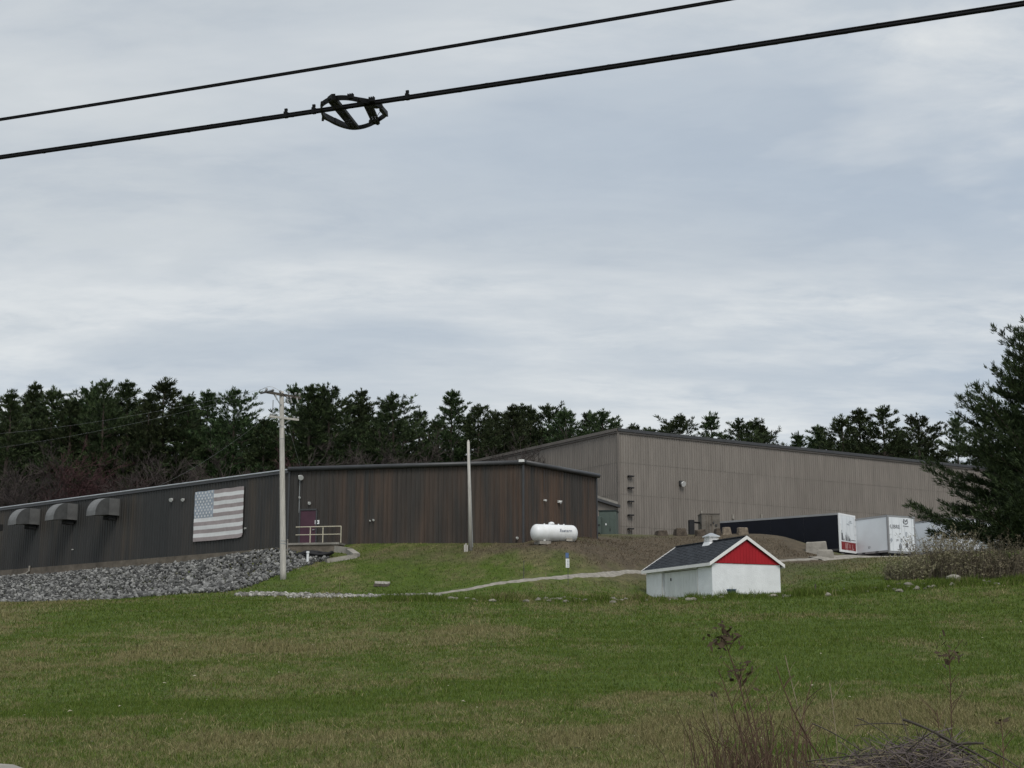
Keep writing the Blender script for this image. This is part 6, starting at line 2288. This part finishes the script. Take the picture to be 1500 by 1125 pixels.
mbq = MB()
for k in range(1900):
    x, y = rp_.gauss(-0.05, 0.74), rp_.gauss(0, 0.5)
    z = pile_h(x, y) * math.sqrt(rp_.uniform(0.05, 1.0))
    L_ = rp_.uniform(0.15, 0.55) * (1.7 if k % 11 == 0 else 1)
    a_ = rp_.gauss(0, 0.75) + (math.pi if rp_.random() < 0.5 else 0)
    el_ = rp_.gauss(0.05, 0.45)
    d_ = Vector((math.cos(a_) * math.cos(el_), math.sin(a_) * math.cos(el_), math.sin(el_)))
    c_ = Vector((pc.x + x, pc.y + y, pg_ + z + 0.02))
    r_ = rp_.uniform(0.003, 0.008)
    (mbq if k % 5 == 0 else mbp).tube(curve3(c_ - d_ * L_ / 2, c_ + d_ * L_ / 2, Vector((rp_.gauss(0, 0.03), rp_.gauss(0, 0.03), rp_.gauss(0, 0.03))), 3), [r_, r_, r_ * 0.8, r_ * 0.5], 3, caps=False)
tag(mbp.build('twigs', M['twig'], pile), kind='stuff')
tag(mbq.build('pale_twigs', M['stalk_pale'], pile), kind='stuff')
# the dark heart of the heap: matted leaf litter
hv = []
gxp, gyp = np.meshgrid(np.linspace(-1.5, 1.5, 40), np.linspace(-1.0, 1.0, 24), indexing='ij')
hz_ = np.array([pile_h(a_, b_) * 0.72 for a_, b_ in zip(gxp.ravel(), gyp.ravel())]) + 0.05 * (fbm(gxp.ravel() * 6, gyp.ravel() * 6, 3, 3) - 0.5) - 0.03
hz_ += gz(gxp.ravel() + pc.x, gyp.ravel() + pc.y) - pg_
idx = np.arange(gxp.size).reshape(gxp.shape)
f = np.stack([idx[:-1, :-1], idx[1:, :-1], idx[1:, 1:], idx[:-1, 1:]], -1).reshape(-1, 4)
link_mesh('leaf_litter', np_mesh('leaf_litter', np.stack([gxp.ravel(), gyp.ravel(), hz_], -1), f, True), pile, M['twig'])
for a_, b_, r_ in (((1323, 1054), (1400, 1090), 0.020), ((1375, 1078), (1470, 1128), 0.020), ((1360, 1098), (1441, 1089), 0.022), ((1330, 1062), (1252, 1063), 0.008), ((1395, 1092), (1455, 1135), 0.016),
                   ((1180, 1116), (1330, 1104), 0.010), ((1255, 1052), (1300, 1078), 0.008), ((1440, 1096), (1500, 1130), 0.012), ((1190, 1060), (1262, 1100), 0.009), ((1310, 1118), (1370, 1070), 0.010)):
    p_, q_ = P(a_[0], a_[1], 14.5), P(b_[0], b_[1], 14.2)
    MB().tube(curve3(p_, q_, (0.0, 0.0, 0.02)), [0.7 * r_ * (1 - 0.04 * i) for i in range(8)], 7).build('branch', M['log'], pile, smooth=True)

# ------------------------------------------------------------------ overhead cables
def span_points(a_, b_, ext, sag, n_=90):
    """straight line through two surveyed points, continued on both sides, with a shallow sag"""
    a_, b_ = Vector(a_), Vector(b_)
    d_ = b_ - a_
    pts_ = []
    for i in range(n_ + 1):
        f_ = -ext + (1 + 2 * ext) * i / n_
        p_ = a_ + d_ * f_
        p_.z += sag * ((f_ - 0.5) ** 2 - 0.25)
        pts_.append(p_)
    return pts_


la_, lb_ = P(0, 230, 12.0), P(1500, 4.5, 9.0)
low = span_points(la_, lb_, 3.2, 0.05)
cab1 = empty('overhead_cable', low[45])
tag(cab1, 'thick lower black overhead cable carrying the oval bracket', 'cable', 'overhead cables')
MB().tube([p_ + Vector((0, 0, 0.011)) for p_ in low], 0.0085, 8).build('messenger_wire', M['cable'], cab1, smooth=True)
MB().tube([p_ + Vector((0, -0.004, -0.012)) for p_ in low], 0.0135, 10).build('fiber_cable', M['cable'], cab1, smooth=True)
dn = (lb_ - la_).normalized()
up_ = Vector((0, 0, 1))
sd_v = dn.cross(up_).normalized()
lash = []
Llen = (low[-1] - low[0]).length
nl = 900
for i in range(nl + 1):
    f_ = i / nl * 90
    j = min(int(f_), 89)
    p_ = low[j].lerp(low[j + 1], f_ - j)
    ang = i * 0.9
    lash.append(p_ + sd_v * 0.0155 * math.cos(ang) + up_ * (0.0225 * math.sin(ang) - 0.003))
MB().tube(lash, 0.0016, 3, caps=False).build('lashing_wire', M['cable'], cab1)


def on_cable(px):
    best, bd = None, 1e9
    for i in range(90):
        for f_ in np.linspace(0, 1, 12):
            p_ = low[i].lerp(low[i + 1], float(f_))
            if p_.y <= 0.5:
                continue
            rel = p_ - EYE
            depth_ = rel.y * CP + rel.z * SP
            q_ = 750 + F * rel.x / depth_
            if abs(q_ - px) < bd:
                best, bd = p_, abs(q_ - px)
    return best


for px in (421, 455, 592):
    c_ = on_cable(px)
    mb = MB().beam(c_ - dn * 0.014 + up_ * 0.004, c_ + dn * 0.014 + up_ * 0.004, 0.034, 0.050)
    mb.beam(c_ - dn * 0.012 + up_ * 0.046, c_ + dn * 0.012 + up_ * 0.046, 0.016, 0.022)
    mb.build('clamp', M['plastic_black'], cab1)

ua_, ub_ = P(0, 175, 13.1), P(1060, 0, 10.56)
upc = span_points(ua_, ub_, 3.6, 0.05)
cab2 = empty('overhead_cable', upc[45])
tag(cab2, 'thinner upper black overhead cable crossing the sky', 'cable', 'overhead cables')
MB().tube([p_ + Vector((0, 0, 0.008)) for p_ in upc], 0.0075, 8).build('messenger_wire', M['cable'], cab2, smooth=True)
MB().tube([p_ + Vector((0, 0, -0.008)) for p_ in upc], 0.0095, 8).build('conductor', M['cable'], cab2, smooth=True)

# oval cable-storage bracket clipped under the lower cable
sc0 = on_cable(517)
away = Vector((-dn.y, dn.x, 0)).normalized()
if away.y < 0:
    away = -away
tilt = math.radians(16)
bax = (away * math.cos(tilt) + up_ * math.sin(tilt)).normalized()
aax = dn.copy()
nrm = aax.cross(bax).normalized()


def on_plane(px, py):
    q_ = P(px, py, 10.0) - EYE
    t_ = (sc0 - EYE).dot(nrm) / q_.dot(nrm)
    return EYE + q_ * t_


snow = empty('cable_bracket', sc0)
tag(snow, 'black oval slotted plastic cable bracket clipped on the lower overhead cable', 'bracket')
outline = [(470, 164), (470, 156), (475, 151), (483, 147), (495, 144.5), (510, 144.5), (525, 147), (540, 149.5), (552, 153), (560, 158), (564.5, 164), (565.5, 169), (559, 174), (551, 179), (541, 184), (529, 187.5),
           (516, 188.5), (503, 186), (491, 181.5), (480, 175.5), (473, 170)]
ring = [on_plane(x_, y_) for x_, y_ in outline]
# smooth closed curve
dense = []
n_ = len(ring)
for i in range(n_):
    p0, p1, p2, p3 = ring[i - 1], ring[i], ring[(i + 1) % n_], ring[(i + 2) % n_]
    for t_ in (0, 0.33, 0.67):
        dense.append(0.5 * ((2 * p1) + (p2 - p0) * t_ + (2 * p0 - 5 * p1 + 4 * p2 - p3) * t_ * t_ + (3 * p1 - p0 - 3 * p2 + p3) * t_ ** 3))
cen_r = sum(dense, Vector()) / len(dense)
m_ = len(dense)
mb = MB()
vv, ff = [], []
for i, p_ in enumerate(dense):
    inn = (cen_r - p_).normalized()
    for a_, b_ in ((0, -0.012), (0.02, -0.012), (0.02, 0.026), (0, 0.026)):
        vv.append(p_ + inn * a_ + nrm * b_)
for i in range(m_):
    for k in range(4):
        a_, b_ = i * 4 + k, i * 4 + (k + 1) % 4
        c_, d_ = ((i + 1) % m_) * 4 + (k + 1) % 4, ((i + 1) % m_) * 4 + k
        ff.append((a_, b_, c_, d_))
mb.add(vv, ff)
mb.build('rim', M['plastic_black'], snow)
# outer channel lips
for px0, py0, px1, py1 in ((474, 171, 492, 180), (489, 178, 506, 186), (483, 148, 489, 143.5), (558, 160, 566, 169)):
    MB().beam(on_plane(px0, py0) + nrm * 0.01, on_plane(px1, py1) + nrm * 0.01, 0.03, 0.045, up=nrm).build('lip', M['plastic_black'], snow)
# slotted cross bars
for (x0, y0, x1, y1, wd) in ((487.5, 147, 520, 187, 0.062), (538, 151, 551, 180, 0.055)):
    p_, q_ = on_plane(x0, y0), on_plane(x1, y1)
    d_ = (q_ - p_)
    L_ = d_.length
    d_.normalize()
    s_ = d_.cross(nrm).normalized()
    bar = MB()
    for o_ in (-wd / 2, 0.0, wd / 2):
        bar.beam(p_ + s_ * o_, q_ + s_ * o_, 0.012, 0.03, up=nrm)
    ns = 11
    for k in range(ns + 1):
        if k in (2, 4, 7, 8, 9) or k % 6 == 2:
            w2_ = 0.010
        else:
            w2_ = L_ / ns * 1.02
        c_ = p_ + d_ * (L_ * k / ns)
        bar.beam(c_ - d_ * w2_ / 2, c_ + d_ * w2_ / 2, wd - 0.004, 0.012, up=nrm)
    bar.build('cross_bar', M['plastic_black'], snow)
# centre plate where the cable is strapped
MB().beam(on_plane(528, 151), on_plane(556, 156), 0.06, 0.03, up=nrm).build('plate', M['plastic_black'], snow)
for px, py in ((513.5, 144.5), (544.5, 149)):
    c_ = on_plane(px, py)
    mb = MB().box(c_ + up_ * 0.012, (0.046, 0.03, 0.026), math.atan2(dn.y, dn.x))
    for k in (-1, 0, 1):
        mb.box(c_ + up_ * 0.030 + dn * 0.018 * k, (0.008, 0.03, 0.018), math.atan2(dn.y, dn.x))
    mb.build('clip', M['plastic_black'], snow)
for px, py in ((471.5, 151.5), (473, 174.5), (527, 146), (552.5, 149.5), (542, 178), (553.5, 180.5), (503, 157)):
    c_ = on_plane(px, py)
    MB().box(c_, (0.018, 0.03, 0.026), 0.3).build('knob', M['plastic_black'], snow)
MB().tube([on_plane(552, 171), on_plane(555, 166), on_plane(559, 161)], 0.0025, 4).build('tie', M['plastic_black'], snow)
